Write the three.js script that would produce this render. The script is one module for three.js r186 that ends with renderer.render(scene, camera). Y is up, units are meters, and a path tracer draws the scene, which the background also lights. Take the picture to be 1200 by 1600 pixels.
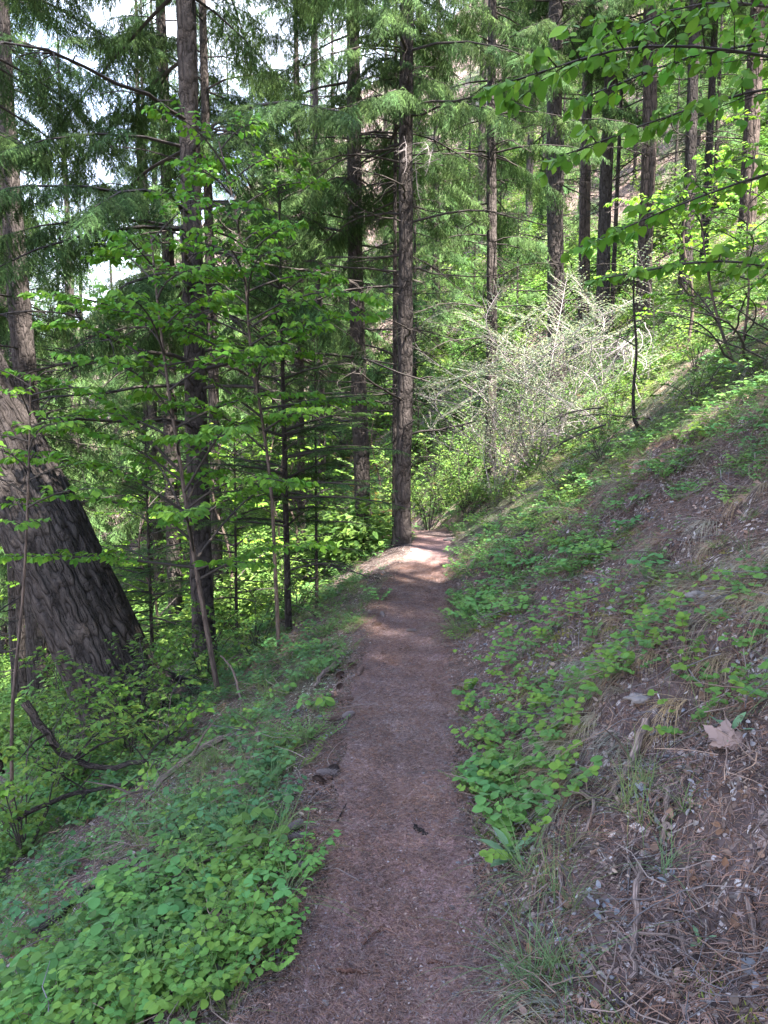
import * as THREE from 'three';
import { mergeGeometries } from 'three/addons/utils/BufferGeometryUtils.js';

// ───────────────────────── camera, sky, sun, exposure ─────────────────────────
const scene = new THREE.Scene();
const camera = new THREE.PerspectiveCamera(71.5, 0.75, 0.05, 400);
camera.position.set(0, 1.55, 0);
camera.rotation.x = THREE.MathUtils.degToRad(-5.65);

const sunDir = new THREE.Vector3(0.36, 0.88, 0.40).normalize();   // high, behind the walker's right shoulder
{ // a summer sky: pale near the horizon, blue overhead, thin bright cloud drifting across it
  const w = 512, h = 256, data = new Float32Array(w * h * 4), lat = (x, y, z) => { const h3 = (i, j, k) => { let n = (Math.imul(i, 374761393) + Math.imul(j, 668265263) + Math.imul(k, 1440662683)) | 0; n = Math.imul(n ^ (n >>> 13), 1274126177); return ((n ^ (n >>> 16)) >>> 0) / 4294967296; };
    const xi = Math.floor(x), yi = Math.floor(y), zi = Math.floor(z), f = (t) => t * t * (3 - 2 * t), u = f(x - xi), v = f(y - yi), q = f(z - zi), m = (a, b, t) => a + (b - a) * t;
    return m(m(m(h3(xi, yi, zi), h3(xi + 1, yi, zi), u), m(h3(xi, yi + 1, zi), h3(xi + 1, yi + 1, zi), u), v), m(m(h3(xi, yi, zi + 1), h3(xi + 1, yi, zi + 1), u), m(h3(xi, yi + 1, zi + 1), h3(xi + 1, yi + 1, zi + 1), u), v), q); };
  for (let j = 0; j < h; j++) for (let i = 0; i < w; i++) {
    const e = ((j + 0.5) / h - 0.5) * Math.PI, a = ((i + 0.5) / w - 0.5) * 2 * Math.PI, y = Math.sin(e), x = Math.cos(e) * Math.cos(a), z = Math.cos(e) * Math.sin(a), k = (j * w + i) * 4;
    const t = Math.pow(Math.max(0, y), 0.55), up = Math.max(0.12, y) + 0.25, cx = x / up * 1.6, cz = z / up * 1.6;
    const n = lat(cx + 20, 3, cz + 20) * 0.5 + lat(cx * 2.1 + 5, 7, cz * 2.1 + 9) * 0.3 + lat(cx * 4.3 + 30, 1, cz * 4.3 + 40) * 0.2, c = Math.min(1, Math.max(0, (n - 0.42) / 0.3)) * 0.5;
    const col = [1.0 + (0.22 - 1.0) * t, 1.08 + (0.42 - 1.08) * t, 1.2 + (0.92 - 1.2) * t], cl = [1.32, 1.34, 1.40];
    for (let q = 0; q < 3; q++) data[k + q] = col[q] + (cl[q] - col[q]) * c;
    data[k + 3] = 1;
  }
  const air = new THREE.DataTexture(data, w, h, THREE.RGBAFormat, THREE.FloatType);
  air.mapping = THREE.EquirectangularReflectionMapping; air.magFilter = air.minFilter = THREE.LinearFilter; air.wrapS = THREE.RepeatWrapping; air.needsUpdate = true;
  scene.background = air; scene.environment = air;
  scene.backgroundIntensity = scene.environmentIntensity = 0.46;
}

const sun = new THREE.DirectionalLight(new THREE.Color(1.0, 0.955, 0.87), 4.7);
sun.position.copy(sunDir).multiplyScalar(60);
sun.castShadow = true;
sun.shadow.mapSize.set(4096, 4096);
Object.assign(sun.shadow.camera, { left: -45, right: 45, top: 45, bottom: -45, near: 1, far: 160 });
scene.add(sun, sun.target);


const renderer = new THREE.WebGLRenderer({ antialias: true });
renderer.toneMapping = THREE.LinearToneMapping;
renderer.toneMappingExposure = 11;
renderer.shadowMap.enabled = true;

// ───────────────────────── helpers ─────────────────────────
const V = (x, y, z) => new THREE.Vector3(x, y, z);
const UP = V(0, 1, 0);
function RNG(seed) {
  let s = (seed * 2654435761) >>> 0;
  const f = () => { s = (s + 0x6D2B79F5) | 0; let t = Math.imul(s ^ (s >>> 15), 1 | s); t = (t + Math.imul(t ^ (t >>> 7), 61 | t)) ^ t; return ((t ^ (t >>> 14)) >>> 0) / 4294967296; };
  f.r = (a, b) => a + (b - a) * f();
  f.i = (n) => Math.floor(f() * n);
  f.s = () => f() * 2 - 1;
  f.pick = (a) => a[Math.floor(f() * a.length)];
  return f;
}
const hash2 = (x, y, k = 0) => { let h = (Math.imul(x, 374761393) + Math.imul(y, 668265263) + Math.imul(k, 1274126177)) | 0; h = Math.imul(h ^ (h >>> 13), 1274126177); return ((h ^ (h >>> 16)) >>> 0) / 4294967296; };
function vnoise(x, y, k = 0, px = 0, py = 0) {                     // value noise, -1..1, periodic if px, py are given
  const xi = Math.floor(x), yi = Math.floor(y), fx = x - xi, fy = y - yi;
  const w = (a, p) => (p ? ((a % p) + p) % p : a);
  const u = fx * fx * (3 - 2 * fx), v = fy * fy * (3 - 2 * fy);
  const x0 = w(xi, px), x1 = w(xi + 1, px), y0 = w(yi, py), y1 = w(yi + 1, py);
  const a = hash2(x0, y0, k), b = hash2(x1, y0, k), c = hash2(x0, y1, k), d = hash2(x1, y1, k);
  return (a + (b - a) * u + (c - a) * v + (a - b - c + d) * u * v) * 2 - 1;
}
const fbm = (x, y, k = 0, o = 3) => { let s = 0, a = 0.5; for (let i = 0; i < o; i++) { s += a * vnoise(x, y, k + i); x *= 2.03; y *= 2.03; a *= 0.5; } return s; };
const smooth = (a, b, x) => { const t = Math.min(1, Math.max(0, (x - a) / (b - a))); return t * t * (3 - 2 * t); };
const softplus = (x) => (x > 30 ? x : Math.log1p(Math.exp(x)));

class GB {                                                          // collects triangles for one mesh
  constructor() { this.p = []; this.i = []; this.uv = []; this.c = []; }
  v(x, y, z, u = 0, w = 0) { this.p.push(x, y, z); this.uv.push(u, w); return this.p.length / 3 - 1; }
  t(a, b, c) { this.i.push(a, b, c); }
  geo() {
    const g = new THREE.BufferGeometry();
    g.setAttribute('position', new THREE.Float32BufferAttribute(this.p, 3));
    g.setAttribute('uv', new THREE.Float32BufferAttribute(this.uv, 2));
    g.setIndex(this.i);
    g.computeVertexNormals();
    return g;
  }
  // a tapered tube through points; rough = share of the radius by which the skin is uneven
  tube(pts, rad, segs = 6, { rough = 0, seed = 1, cap = true, uvScale = 1, lobes = 0 } = {}) {
    let n = pts.length, side = V(1, 0, 0), len = 0, first = this.p.length / 3;
    const kr = Math.floor((n - 1) * 0.12), around = Math.max(1, Math.round(2 * Math.PI * (typeof rad === 'function' ? rad(kr / (n - 1), kr) : rad[kr]) / uvScale));
    for (let k = 0; k < n; k++) {
      const a = pts[Math.max(0, k - 1)], b = pts[Math.min(n - 1, k + 1)];
      const dir = b.clone().sub(a).normalize();
      if (k === 0) { side = Math.abs(dir.y) > 0.9 ? V(1, 0, 0) : V(0, 1, 0).cross(dir).normalize(); }
      side.sub(dir.clone().multiplyScalar(side.dot(dir))).normalize();
      const other = dir.clone().cross(side);
      if (k) len += pts[k].distanceTo(pts[k - 1]);
      const r = typeof rad === 'function' ? rad(k / (n - 1), k) : rad[k];
      for (let s = 0; s <= segs; s++) {
        const a2 = (s % segs) / segs * Math.PI * 2;
        let rr = r;
        if (rough) rr *= 1 + rough * (fbm(Math.cos(a2) * 2.3 + seed * 7.1, len * 2.2 / Math.max(0.2, r * 4) + Math.sin(a2) * 2.3, seed, 3) + 0.6 * vnoise((s % segs) * 1.7, len * 1.3, seed + 9));
        if (lobes) rr *= 1 + lobes(a2, len);
        const c = Math.cos(a2) * rr, q = Math.sin(a2) * rr;
        this.v(pts[k].x + side.x * c + other.x * q, pts[k].y + side.y * c + other.y * q, pts[k].z + side.z * c + other.z * q, s / segs * around, len / uvScale);
      }
    }
    for (let k = 0; k < n - 1; k++) for (let s = 0; s < segs; s++) {
      const a = first + k * (segs + 1) + s, b = a + segs + 1;
      this.t(a, a + 1, b); this.t(b, a + 1, b + 1);
    }
    if (cap) for (const k of [0, n - 1]) {
      const q = pts[k], c = this.v(q.x, q.y, q.z, 0.5, 0.5), f = first + k * (segs + 1);
      for (let s = 0; s < segs; s++) k ? this.t(c, f + s, f + s + 1) : this.t(c, f + s + 1, f + s);
    }
    return this;
  }
  // one leaf blade: a strip folded along its midrib
  leaf(o, dir, nor, len, width, shape, fold = 0.25, curl = 0.2, n = 4) {
    const d = dir.clone().normalize(), x = V().crossVectors(nor, d).normalize(), up = V().crossVectors(d, x);
    const f = this.p.length / 3;
    for (let k = 0; k <= n; k++) {
      const t = k / n, w = shape(t) * width * 0.5, a = curl * t * t, cx = t * len * (1 - a * 0.25), cy = -a * len * 0.7;
      const m = V().copy(o).addScaledVector(d, cx).addScaledVector(up, cy);
      const e = w * fold, ww = w * Math.sqrt(Math.max(0, 1 - fold * fold));
      this.v(m.x - x.x * ww + up.x * e, m.y - x.y * ww + up.y * e, m.z - x.z * ww + up.z * e, 0, t);
      this.v(m.x, m.y, m.z, 0.5, t);
      this.v(m.x + x.x * ww + up.x * e, m.y + x.y * ww + up.y * e, m.z + x.z * ww + up.z * e, 1, t);
      if (k) { const b = f + k * 3, q = b - 3; this.t(q, q + 1, b); this.t(b, q + 1, b + 1); this.t(q + 1, q + 2, b + 1); this.t(b + 1, q + 2, b + 2); }
    }
    return this;
  }
}
const ovate = (t) => Math.pow(Math.sin(Math.PI * Math.pow(t, 0.72)), 0.8) * (1 - 0.12 * t) + 0.001;
const roundish = (t) => Math.pow(Math.sin(Math.PI * Math.pow(t, 0.85)), 0.55) + 0.001;
const lance = (t) => Math.pow(Math.sin(Math.PI * Math.pow(t, 0.9)), 0.9) + 0.001;
const toothed = (t) => (Math.pow(Math.sin(Math.PI * Math.pow(t, 0.8)), 0.75)) * (1 + 0.1 * Math.sin(t * 37)) + 0.001;

const taken = {};
const numbered = (name) => { const n = taken[name] = (taken[name] ?? -1) + 1; return n ? `${name}_${String(n).padStart(3, '0')}` : name; };
function thing(name, label, category, pos, group, turn = 0) {
  const o = new THREE.Group(); o.name = numbered(name); o.position.copy(pos); o.rotation.y = turn;
  o.userData = { label, category }; if (group) o.userData.group = group;
  scene.add(o); return o;
}
function part(parent, name, geo, mat, matrix) {
  const m = new THREE.Mesh(geo, mat); m.name = name;
  if (matrix) { m.applyMatrix4(matrix); }
  parent.add(m); return m;
}
function copies(parent, name, geo, mat, mats, tints) {              // tens of thousands of alike small pieces as one part or one piece of ground cover
  const m = new THREE.InstancedMesh(geo, mat, mats.length); m.name = name;
  mats.forEach((q, k) => m.setMatrixAt(k, q));
  if (tints) tints.forEach((c, k) => m.setColorAt(k, c));
  m.userData.kind = 'stuff'; parent.add(m); return m;
}
const basis = (o, dir, nor, s, sx = s) => {                          // +z along dir, +y along nor
  const d = dir.clone().normalize(), x = V().crossVectors(nor, d).normalize(), y = V().crossVectors(d, x);
  return new THREE.Matrix4().makeBasis(x.multiplyScalar(sx), y.multiplyScalar(s), d.multiplyScalar(s)).setPosition(o);
};
const spline = (pts, n) => new THREE.CatmullRomCurve3(pts).getPoints(n);

// ───────────────────────── textures and materials ─────────────────────────
function dataTexture(rgba, w, h, srgb) {
  const t = new THREE.DataTexture(rgba, w, h, THREE.RGBAFormat);
  t.wrapS = t.wrapT = THREE.RepeatWrapping; t.magFilter = THREE.LinearFilter; t.minFilter = THREE.LinearMipmapLinearFilter; t.generateMipmaps = true;
  if (srgb) t.colorSpace = THREE.SRGBColorSpace;
  t.needsUpdate = true; return t;
}
const enc = (v) => Math.max(0, Math.min(255, 255 * (v <= 0.0031308 ? v * 12.92 : 1.055 * Math.pow(v, 1 / 2.4) - 0.055)));

function barkTextures(seed, groove, ridge, fx, fy) {
  const w = 512, h = 512, col = new Uint8Array(w * h * 4), bmp = new Uint8Array(w * h * 4);
  for (let y = 0; y < h; y++) for (let x = 0; x < w; x++) {
    const u = x / w, v = y / h;
    const wx = u * fx + 0.35 * vnoise(u * 4, v * 6, seed, 4, 6);
    const a = 1 - Math.abs(vnoise(wx, v * fy, seed + 1, fx, fy)), b = 1 - Math.abs(vnoise(wx * 2, v * fy * 2, seed + 2, fx * 2, fy * 2));
    const f = vnoise(u * 64, v * 32, seed + 3, 64, 32) * 0.5 + vnoise(u * 128, v * 96, seed + 4, 128, 96) * 0.5;
    const plates = 0.5 + 0.5 * vnoise(u * fx * 1.0, v * fy * 2.4, seed + 7, fx, Math.round(fy * 2.4));
    let hgt = 1 - Math.pow(a, 3) * 0.75 - Math.pow(b, 4) * 0.3; hgt = Math.max(0, Math.min(1, hgt * 0.9 + f * 0.1));
    const t = Math.max(0, Math.min(1, hgt * 0.8 + f * 0.18 + plates * 0.15)), tone = 0.85 + 0.3 * plates, k = (y * w + x) * 4;
    for (let c = 0; c < 3; c++) col[k + c] = enc((groove[c] + (ridge[c] - groove[c]) * t) * tone);
    bmp[k] = bmp[k + 1] = bmp[k + 2] = hgt * 255; col[k + 3] = bmp[k + 3] = 255;
  }
  return { map: dataTexture(col, w, h, true), bump: dataTexture(bmp, w, h) };
}
function strokesTexture(seed, size, metres, base, kinds) {           // needles, twigs and leaf scraps, strewn flat one over another
  const r = RNG(seed), N = size * size, col = new Float32Array(N * 3), hg = new Float32Array(N);
  for (let y = 0; y < size; y++) for (let x = 0; x < size; x++) {
    const u = x / size, v = y / size, k = y * size + x;
    const n = 1 + 0.28 * vnoise(u * 6, v * 6, seed, 6, 6) + 0.25 * vnoise(u * 30, v * 30, seed + 1, 30, 30) + 0.35 * vnoise(u * 160, v * 160, seed + 2, 160, 160) + 0.2 * r.s();
    for (let c = 0; c < 3; c++) col[k * 3 + c] = base[c] * Math.max(0.15, n);
    hg[k] = 0.15 + 0.1 * n;
  }
  const ppm = size / metres;
  for (const [count, l0, l1, w0, w1, colors, jitter] of kinds) for (let q = 0; q < count; q++) {
    const len = r.r(l0, l1) * ppm, wid = r.r(w0, w1) * ppm, a = r() * 6.2832, bend = r.s() * 0.5 / Math.max(1, len) , c0 = r.pick(colors), b = 1 + r.s() * jitter, lift = r.r(0.3, 1);
    let x = r() * size, y = r() * size, ang = a;
    const st = Math.max(1, Math.ceil(len)), hw = Math.max(0, wid / 2);
    for (let s = 0; s < st; s++) {
      ang += bend; x += Math.cos(ang); y += Math.sin(ang);
      const tw = hw * (wid > 4 ? Math.sqrt(Math.max(0.05, 1 - Math.pow(2 * s / st - 1, 2))) : 1);
      for (let o = -tw; o <= tw + 0.01; o += 0.7) {
        const xi = ((Math.round(x - Math.sin(ang) * o) % size) + size) % size, yi = ((Math.round(y + Math.cos(ang) * o) % size) + size) % size, k = yi * size + xi;
        for (let c = 0; c < 3; c++) col[k * 3 + c] = c0[c] * b;
        hg[k] = lift;
      }
    }
  }
  const cm = new Uint8Array(N * 4), bm = new Uint8Array(N * 4);
  for (let k = 0; k < N; k++) { for (let c = 0; c < 3; c++) { cm[k * 4 + c] = enc(col[k * 3 + c]); bm[k * 4 + c] = Math.min(255, hg[k] * 255); } cm[k * 4 + 3] = bm[k * 4 + 3] = 255; }
  return { map: dataTexture(cm, size, size, true), bump: dataTexture(bm, size, size) };
}
const barkA = barkTextures(11, [0.015, 0.012, 0.011], [0.078, 0.064, 0.059], 12, 4);
const barkB = barkTextures(31, [0.020, 0.015, 0.013], [0.112, 0.084, 0.073], 9, 3);
const M = {};   // base colours as in even light
const std = (o) => new THREE.MeshPhysicalMaterial({ roughness: 0.95, specularIntensity: 0.25, ...o });   // dull, dusty surfaces
M.bark = std({ map: barkA.map, bumpMap: barkA.bump, bumpScale: 0.03 });
M.barkWarm = std({ map: barkB.map, bumpMap: barkB.bump, bumpScale: 0.04 });
M.twig = std({ color: new THREE.Color().setRGB(0.05, 0.042, 0.038) });
M.stem = std({ color: new THREE.Color().setRGB(1.2, 1.17, 1.12), map: barkB.map });
M.deadwood = std({ color: new THREE.Color().setRGB(2.0, 1.95, 1.95), map: barkB.map, bumpMap: barkB.bump, bumpScale: 0.006 });
M.paleTwig = std({ color: new THREE.Color().setRGB(0.215, 0.185, 0.185) });
M.greenStem = std({ color: new THREE.Color().setRGB(0.12, 0.17, 0.06) });
M.redStem = std({ color: new THREE.Color().setRGB(0.16, 0.09, 0.055) });
const leafMat = (r, g, b, tr = 0.42, coat = 0.12) => new THREE.MeshPhysicalMaterial({ color: new THREE.Color().setRGB(r, g, b), roughness: 0.95, specularIntensity: 0.2, transmission: tr, thickness: 0, clearcoat: coat * 0.6, clearcoatRoughness: 0.35, side: THREE.DoubleSide });
const needleMat = (...a) => { const m = leafMat(...a); m.vertexColors = true; return m; };
M.needle = needleMat(0.052, 0.098, 0.032, 0.3, 0);
M.needleYoung = needleMat(0.055, 0.115, 0.030, 0.34, 0);
M.needleYellow = needleMat(0.30, 0.22, 0.06, 0.34, 0);
M.leafCanopy = leafMat(0.10, 0.225, 0.020, 0.5);
M.leaves = [leafMat(0.090, 0.205, 0.020, 0.5), leafMat(0.115, 0.24, 0.024, 0.5), leafMat(0.08, 0.18, 0.024, 0.5), leafMat(0.16, 0.30, 0.030)];
M.undergrowth = leafMat(0.11, 0.195, 0.036);
M.plants = [leafMat(0.095, 0.205, 0.052), leafMat(0.12, 0.24, 0.05), leafMat(0.085, 0.175, 0.06), leafMat(0.155, 0.265, 0.042)];
M.grass = leafMat(0.12, 0.17, 0.06, 0.3);
M.straw = leafMat(0.30, 0.25, 0.17, 0.25, 0);
M.moss = std({ color: new THREE.Color().setRGB(0.13, 0.14, 0.03), roughness: 1 });
M.deadLeaf = [leafMat(0.25, 0.175, 0.15, 0.15, 0), leafMat(0.20, 0.125, 0.09, 0.15, 0), leafMat(0.29, 0.235, 0.22, 0.15, 0)];
M.flower = leafMat(0.72, 0.72, 0.66, 0.3, 0);
const tint = (r, lo, hi, warm = 0.12) => { const b = r.r(lo, hi), w = r.s() * warm; return new THREE.Color().setRGB(b * (1 + w), b, b * (1 - w)); };

// ───────────────────────── terrain and trail ─────────────────────────
const pathX = (d) => (d < 0 ? 0 : d < 10 ? 0.0065 * d * d : d < 24 ? 0.65 + 0.13 * (d - 10) - 0.02 * (d - 10) ** 2 : -1.45 - 0.43 * (d - 24));
const dip = (d) => { const e = Math.max(0, d - 10.5); return -2.2 * (1 - Math.exp(-e * e * 0.008)); };
function ground(x, z) {
  const d = -z, u = x - pathX(d), w = 0.32;
  let h = dip(d) * (1 - smooth(0.3, 2.8, u));
  const a = Math.max(0, u - w), b = Math.max(0, -u - w);
  if (a > 0) h += 0.78 * a - 0.12 * (1 - Math.exp(-a / 0.6));
  if (b > 0) h += -0.58 * (b - 0.24 * (1 - Math.exp(-b / 0.24))) + 1.8 * (softplus((b - 14.5) / 2) - softplus(-7.25));
  h += 1.2 * softplus((d - 40) / 3);
  const off = Math.max(a, b), k = smooth(0.02, 0.7, off), far = smooth(0.5, 6, off);
  h += k * (u > 0 ? 0.2 : 0.1) * fbm(x * 2.3, z * 2.3, 3, 3) + far * 0.5 * fbm(x * 0.35, z * 0.35, 8, 3) + (0.25 + 0.75 * k) * 0.018 * fbm(x * 9, z * 9, 5, 2) + (1 - k) * 0.03 * fbm(x * 0.9 + 3, z * 0.7, 6, 2);
  if (off < 0.4) h += (1 - smooth(0.02, 0.4, off)) * (0.012 * fbm(x * 11, z * 11, 77, 3) + 0.022 * fbm(x * 3.1, z * 2.6, 76, 2)) - 0.022 * Math.max(0, 1 - (u / 0.33) ** 2);   // trodden hollow
  return h;
}
const gnormal = (x, z, e = 0.15) => V(ground(x - e, z) - ground(x + e, z), 2 * e, ground(x, z - e) - ground(x, z + e)).normalize();
const onGround = (x, z, up = 0) => V(x, ground(x, z) + up, z);

const litter = strokesTexture(5, 2048, 2.2, [0.078, 0.056, 0.053], [
  [9000, 0.015, 0.04, 0.001, 0.002, [[0.15, 0.085, 0.06], [0.11, 0.07, 0.055], [0.19, 0.12, 0.09]], 0.35],
  [5200, 0.008, 0.035, 0.004, 0.018, [[0.22, 0.16, 0.14], [0.14, 0.095, 0.08], [0.34, 0.28, 0.265], [0.08, 0.055, 0.045], [0.42, 0.37, 0.36]], 0.25],
  [3600, 0.03, 0.12, 0.002, 0.0045, [[0.22, 0.17, 0.15], [0.12, 0.09, 0.075], [0.28, 0.24, 0.22], [0.06, 0.045, 0.04]], 0.25],
  [16000, 0.012, 0.03, 0.0008, 0.0014, [[0.17, 0.095, 0.07], [0.12, 0.07, 0.055], [0.23, 0.15, 0.115]], 0.35],
]);
const duff = strokesTexture(9, 2048, 1.7, [0.21, 0.138, 0.132], [
  [26000, 0.012, 0.03, 0.0008, 0.0016, [[0.28, 0.172, 0.15], [0.20, 0.122, 0.108], [0.35, 0.23, 0.20], [0.12, 0.072, 0.064]], 0.3],
  [3200, 0.006, 0.02, 0.004, 0.009, [[0.30, 0.22, 0.19], [0.20, 0.14, 0.12], [0.085, 0.055, 0.048]], 0.25],
  [26000, 0.010, 0.026, 0.0008, 0.0014, [[0.28, 0.175, 0.15], [0.20, 0.12, 0.105], [0.34, 0.23, 0.20], [0.14, 0.082, 0.072]], 0.3],
]);
M.ground = std({ map: litter.map, bumpMap: litter.bump, bumpScale: 0.012, vertexColors: true, roughness: 1 });
M.path = std({ map: duff.map, bumpMap: duff.bump, bumpScale: 0.007, vertexColors: true, roughness: 1 });

{ // the hillside: one sheet, finer near the walker
  const xs = [], zs = [];
  for (let k = -150; k <= 150; k++) { const t = k / 150; xs.push(0.25 + Math.sign(t) * (5.5 * Math.abs(t) + 64 * Math.pow(Math.abs(t), 4))); }
  for (let k = -70; k <= 330; k++) { const t = k / 330; zs.push(t < 0 ? -t * 220 * -t - t * 18 : -(15 * t + 85 * Math.pow(t, 3.2))); }
  const g = new GB(), col = [];
  for (const z of zs) for (const x of xs) {
    g.v(x, ground(x, z), z, x * 1.22 / 2.2 + 0.13 * vnoise(x * 0.7, z * 0.7, 41), z / 2.2 + 0.13 * vnoise(x * 0.7, z * 0.7, 42));
    const n = fbm(x * 1.3, z * 1.3, 51, 3), m = fbm(x * 0.5 + 9, z * 0.5, 61, 3), gr = smooth(0.12, 0.4, m) * smooth(3, 6, Math.hypot(x, z));
    const b = 1 + 0.35 * n;
    col.push(b * (1 - 0.28 * gr), b * (1 + 0.06 * gr), b * (1 - 0.32 * gr));
  }
  const nx = xs.length;
  for (let j = 0; j < zs.length - 1; j++) for (let i = 0; i < nx - 1; i++) { const a = j * nx + i; g.t(a, a + 1, a + nx); g.t(a + 1, a + nx + 1, a + nx); }
  const geo = g.geo(); geo.setAttribute('color', new THREE.Float32BufferAttribute(col, 3));
  const m = new THREE.Mesh(geo, M.ground); m.name = 'ground'; m.userData = { kind: 'structure', label: 'steep forest hillside of brown needle litter', category: 'ground' }; scene.add(m);
}
{ // the trodden trail, its ragged edges sinking under the litter
  const g = new GB(), col = [], W = 22, rows = 420;
  for (let j = 0; j <= rows; j++) {
    const d = -2.5 + 26.5 * Math.pow(j / rows, 1.15), cx = pathX(d);
    for (let i = 0; i <= W; i++) {
      const s = i / W * 2 - 1, side = s < 0 ? 1 : 2;
      const half = 0.39 + 0.13 * fbm(d * 1.7, side * 9, 71, 3) + 0.02 * vnoise(d * 9, side, 72);
      const x = cx + s * half, z = -d;
      const edge = Math.pow(Math.abs(s), 6);
      g.v(x, ground(x, z) + 0.010 - 0.046 * edge, z, x / 1.7 + 0.1 * vnoise(x, z, 43), z / 1.7);
      const n = fbm(x * 2.2, z * 1.4, 78, 3), q = 1 + 0.28 * n;
      col.push(q * (1 + 0.10 * vnoise(x * 1.1, z * 0.8, 79)), q, q * (1 + 0.06 * n));
    }
  }
  for (let j = 0; j < rows; j++) for (let i = 0; i < W; i++) { const a = j * (W + 1) + i; g.t(a, a + 1, a + W + 1); g.t(a + 1, a + W + 2, a + W + 1); }
  const geo = g.geo(); geo.setAttribute('color', new THREE.Float32BufferAttribute(col, 3));
  const m = new THREE.Mesh(geo, M.path); m.name = 'path'; m.userData = { kind: 'structure', label: 'narrow trail of reddish brown needle duff', category: 'path' }; scene.add(m);
}
console.log('terrain done');

// ───────────────────────── conifers ─────────────────────────
function boughGeo(seed, { droop = 0.3, hang = 0.4, twigs = 30, needle = 0.027, width = 0.0085, step = 0.017, reach = 0.34 } = {}) {   // a spray of needles, 1 m long, growing along +z
  const r = RNG(seed), g = new GB(), col = [];
  const axis = (t) => V(0.07 * Math.sin(t * 3 + seed), -droop * t * t, t);
  const comb = (a, b, sag, nl) => {
    const L = a.distanceTo(b), n = Math.max(3, Math.round(L / step)), dir = b.clone().sub(a).normalize(), fresh = r() < 0.25 ? r.r(1.3, 2.0) : r.r(0.45, 1.1);
    const side = V().crossVectors(UP, dir).normalize(), up = V().crossVectors(dir, side), wig = r.s() * 0.12, ph = r() * 6;
    for (let k = 0; k < n; k++) {
      const t = (k + 0.5) / n, o = a.clone().lerp(b, t).addScaledVector(side, wig * L * Math.sin(t * 3 + ph)); o.y -= sag * t * t;
      for (const s of [-1, 1]) {
        const q = nl * r.r(0.7, 1.15) * (1 - 0.3 * t), lift = r.r(-0.35, 0.6);
        const tip = o.clone().addScaledVector(side, s * q * 0.8).addScaledVector(dir, q * 0.55).addScaledVector(up, q * lift);
        const w = width;
        const i0 = g.v(o.x - dir.x * w, o.y - dir.y * w, o.z - dir.z * w), i1 = g.v(o.x + dir.x * w, o.y + dir.y * w, o.z + dir.z * w), i2 = g.v(tip.x, tip.y, tip.z);
        g.t(i0, i1, i2); for (let j = 0; j < 3; j++) col.push(fresh * 1.05, fresh, fresh * 0.92);
      }
    }
  };
  comb(axis(0.1), axis(1), 0, needle);
  for (let k = 0; k < twigs; k++) {
    const t = 0.05 + 0.93 * (k + r() * 0.6) / twigs, s = k % 2 ? 1 : -1, o = axis(t);
    const L = (reach * Math.pow(1 - t, 0.7) + 0.07) * r.r(0.4, 1.25);
    const d = V(s * r.r(0.6, 1), -hang * r.r(0.2, 1.6), r.r(0.2, 0.95)).normalize();
    const e = o.clone().addScaledVector(d, L);
    comb(o, e, hang * L * 0.5, needle);
    if (L > 0.16) for (const q of [0.35, 0.6, 0.8]) { const m = o.clone().lerp(e, q); comb(m, m.clone().addScaledVector(V(d.x * 0.3 + r.s() * 0.6, d.y - hang * 0.7, d.z * 0.9 + r.s() * 0.4).normalize(), L * 0.4), hang * L * 0.2, needle); }
  }
  const out = g.geo(); out.setAttribute('color', new THREE.Float32BufferAttribute(col, 3)); return out;
}
const BOUGH = {
  hang: [boughGeo(1, { droop: 0.28, hang: 0.4, twigs: 34 }), boughGeo(2, { droop: 0.42, hang: 0.75, twigs: 30 })],
  flat: [boughGeo(3, { droop: 0.12, hang: 0.12 }), boughGeo(4, { droop: 0.2, hang: 0.25, twigs: 26 })],
  coarse: [boughGeo(5, { droop: 0.25, hang: 0.35, twigs: 20, step: 0.03, width: 0.012, needle: 0.042, reach: 0.3 }), boughGeo(6, { droop: 0.4, hang: 0.7, twigs: 18, step: 0.03, width: 0.012, needle: 0.042, reach: 0.3 })],
};
function deadBranchGeo(seed, L = 1) {                                  // bare limb along +z with dry side twigs
  const r = RNG(seed), g = new GB();
  const pts = []; let p = V(0, 0, 0), d = V(r.s() * 0.1, r.r(-0.1, 0.12), 1).normalize();
  for (let k = 0; k <= 7; k++) { pts.push(p.clone()); p = p.clone().addScaledVector(d, L / 7); d.add(V(r.s() * 0.3, r.r(-0.26, 0.16), r.s() * 0.1)).normalize(); }
  g.tube(pts, (t) => 0.0085 * (1 - t * 0.8) + 0.0012, 5, { cap: false });
  for (let k = 0; k < 15; k++) {
    const t = r.r(0.18, 0.98) * 7, i = Math.min(6, Math.floor(t)), o = pts[i].clone().lerp(pts[i + 1], t - i), s = k % 2 ? 1 : -1;
    const e = V(s * r.r(0.4, 1), r.r(-0.5, 0.2), r.r(0.25, 0.9)).normalize(), l = r.r(0.1, 0.34) * (1.15 - t / 8);
    const m = o.clone().addScaledVector(e, l * 0.5).add(V(0, r.s() * 0.03 * l, 0)), q = m.clone().addScaledVector(e.clone().add(V(r.s() * 0.4, -0.25, r.s() * 0.3)).normalize(), l * 0.5);
    g.tube([o, m, q], [0.0036, 0.0024, 0.001], 3, { cap: false });
    for (let j = 0; j < 2; j++) { const z = m.clone().lerp(q, r()), w = z.clone().add(V(r.s(), r.r(-1, 0.3), r.s()).multiplyScalar(l * 0.28)); g.tube([z, w], [0.0018, 0.0007], 3, { cap: false }); }
  }
  return g.geo();
}
const DEAD = [21, 22, 23, 24, 25].map((s) => deadBranchGeo(s));

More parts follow.
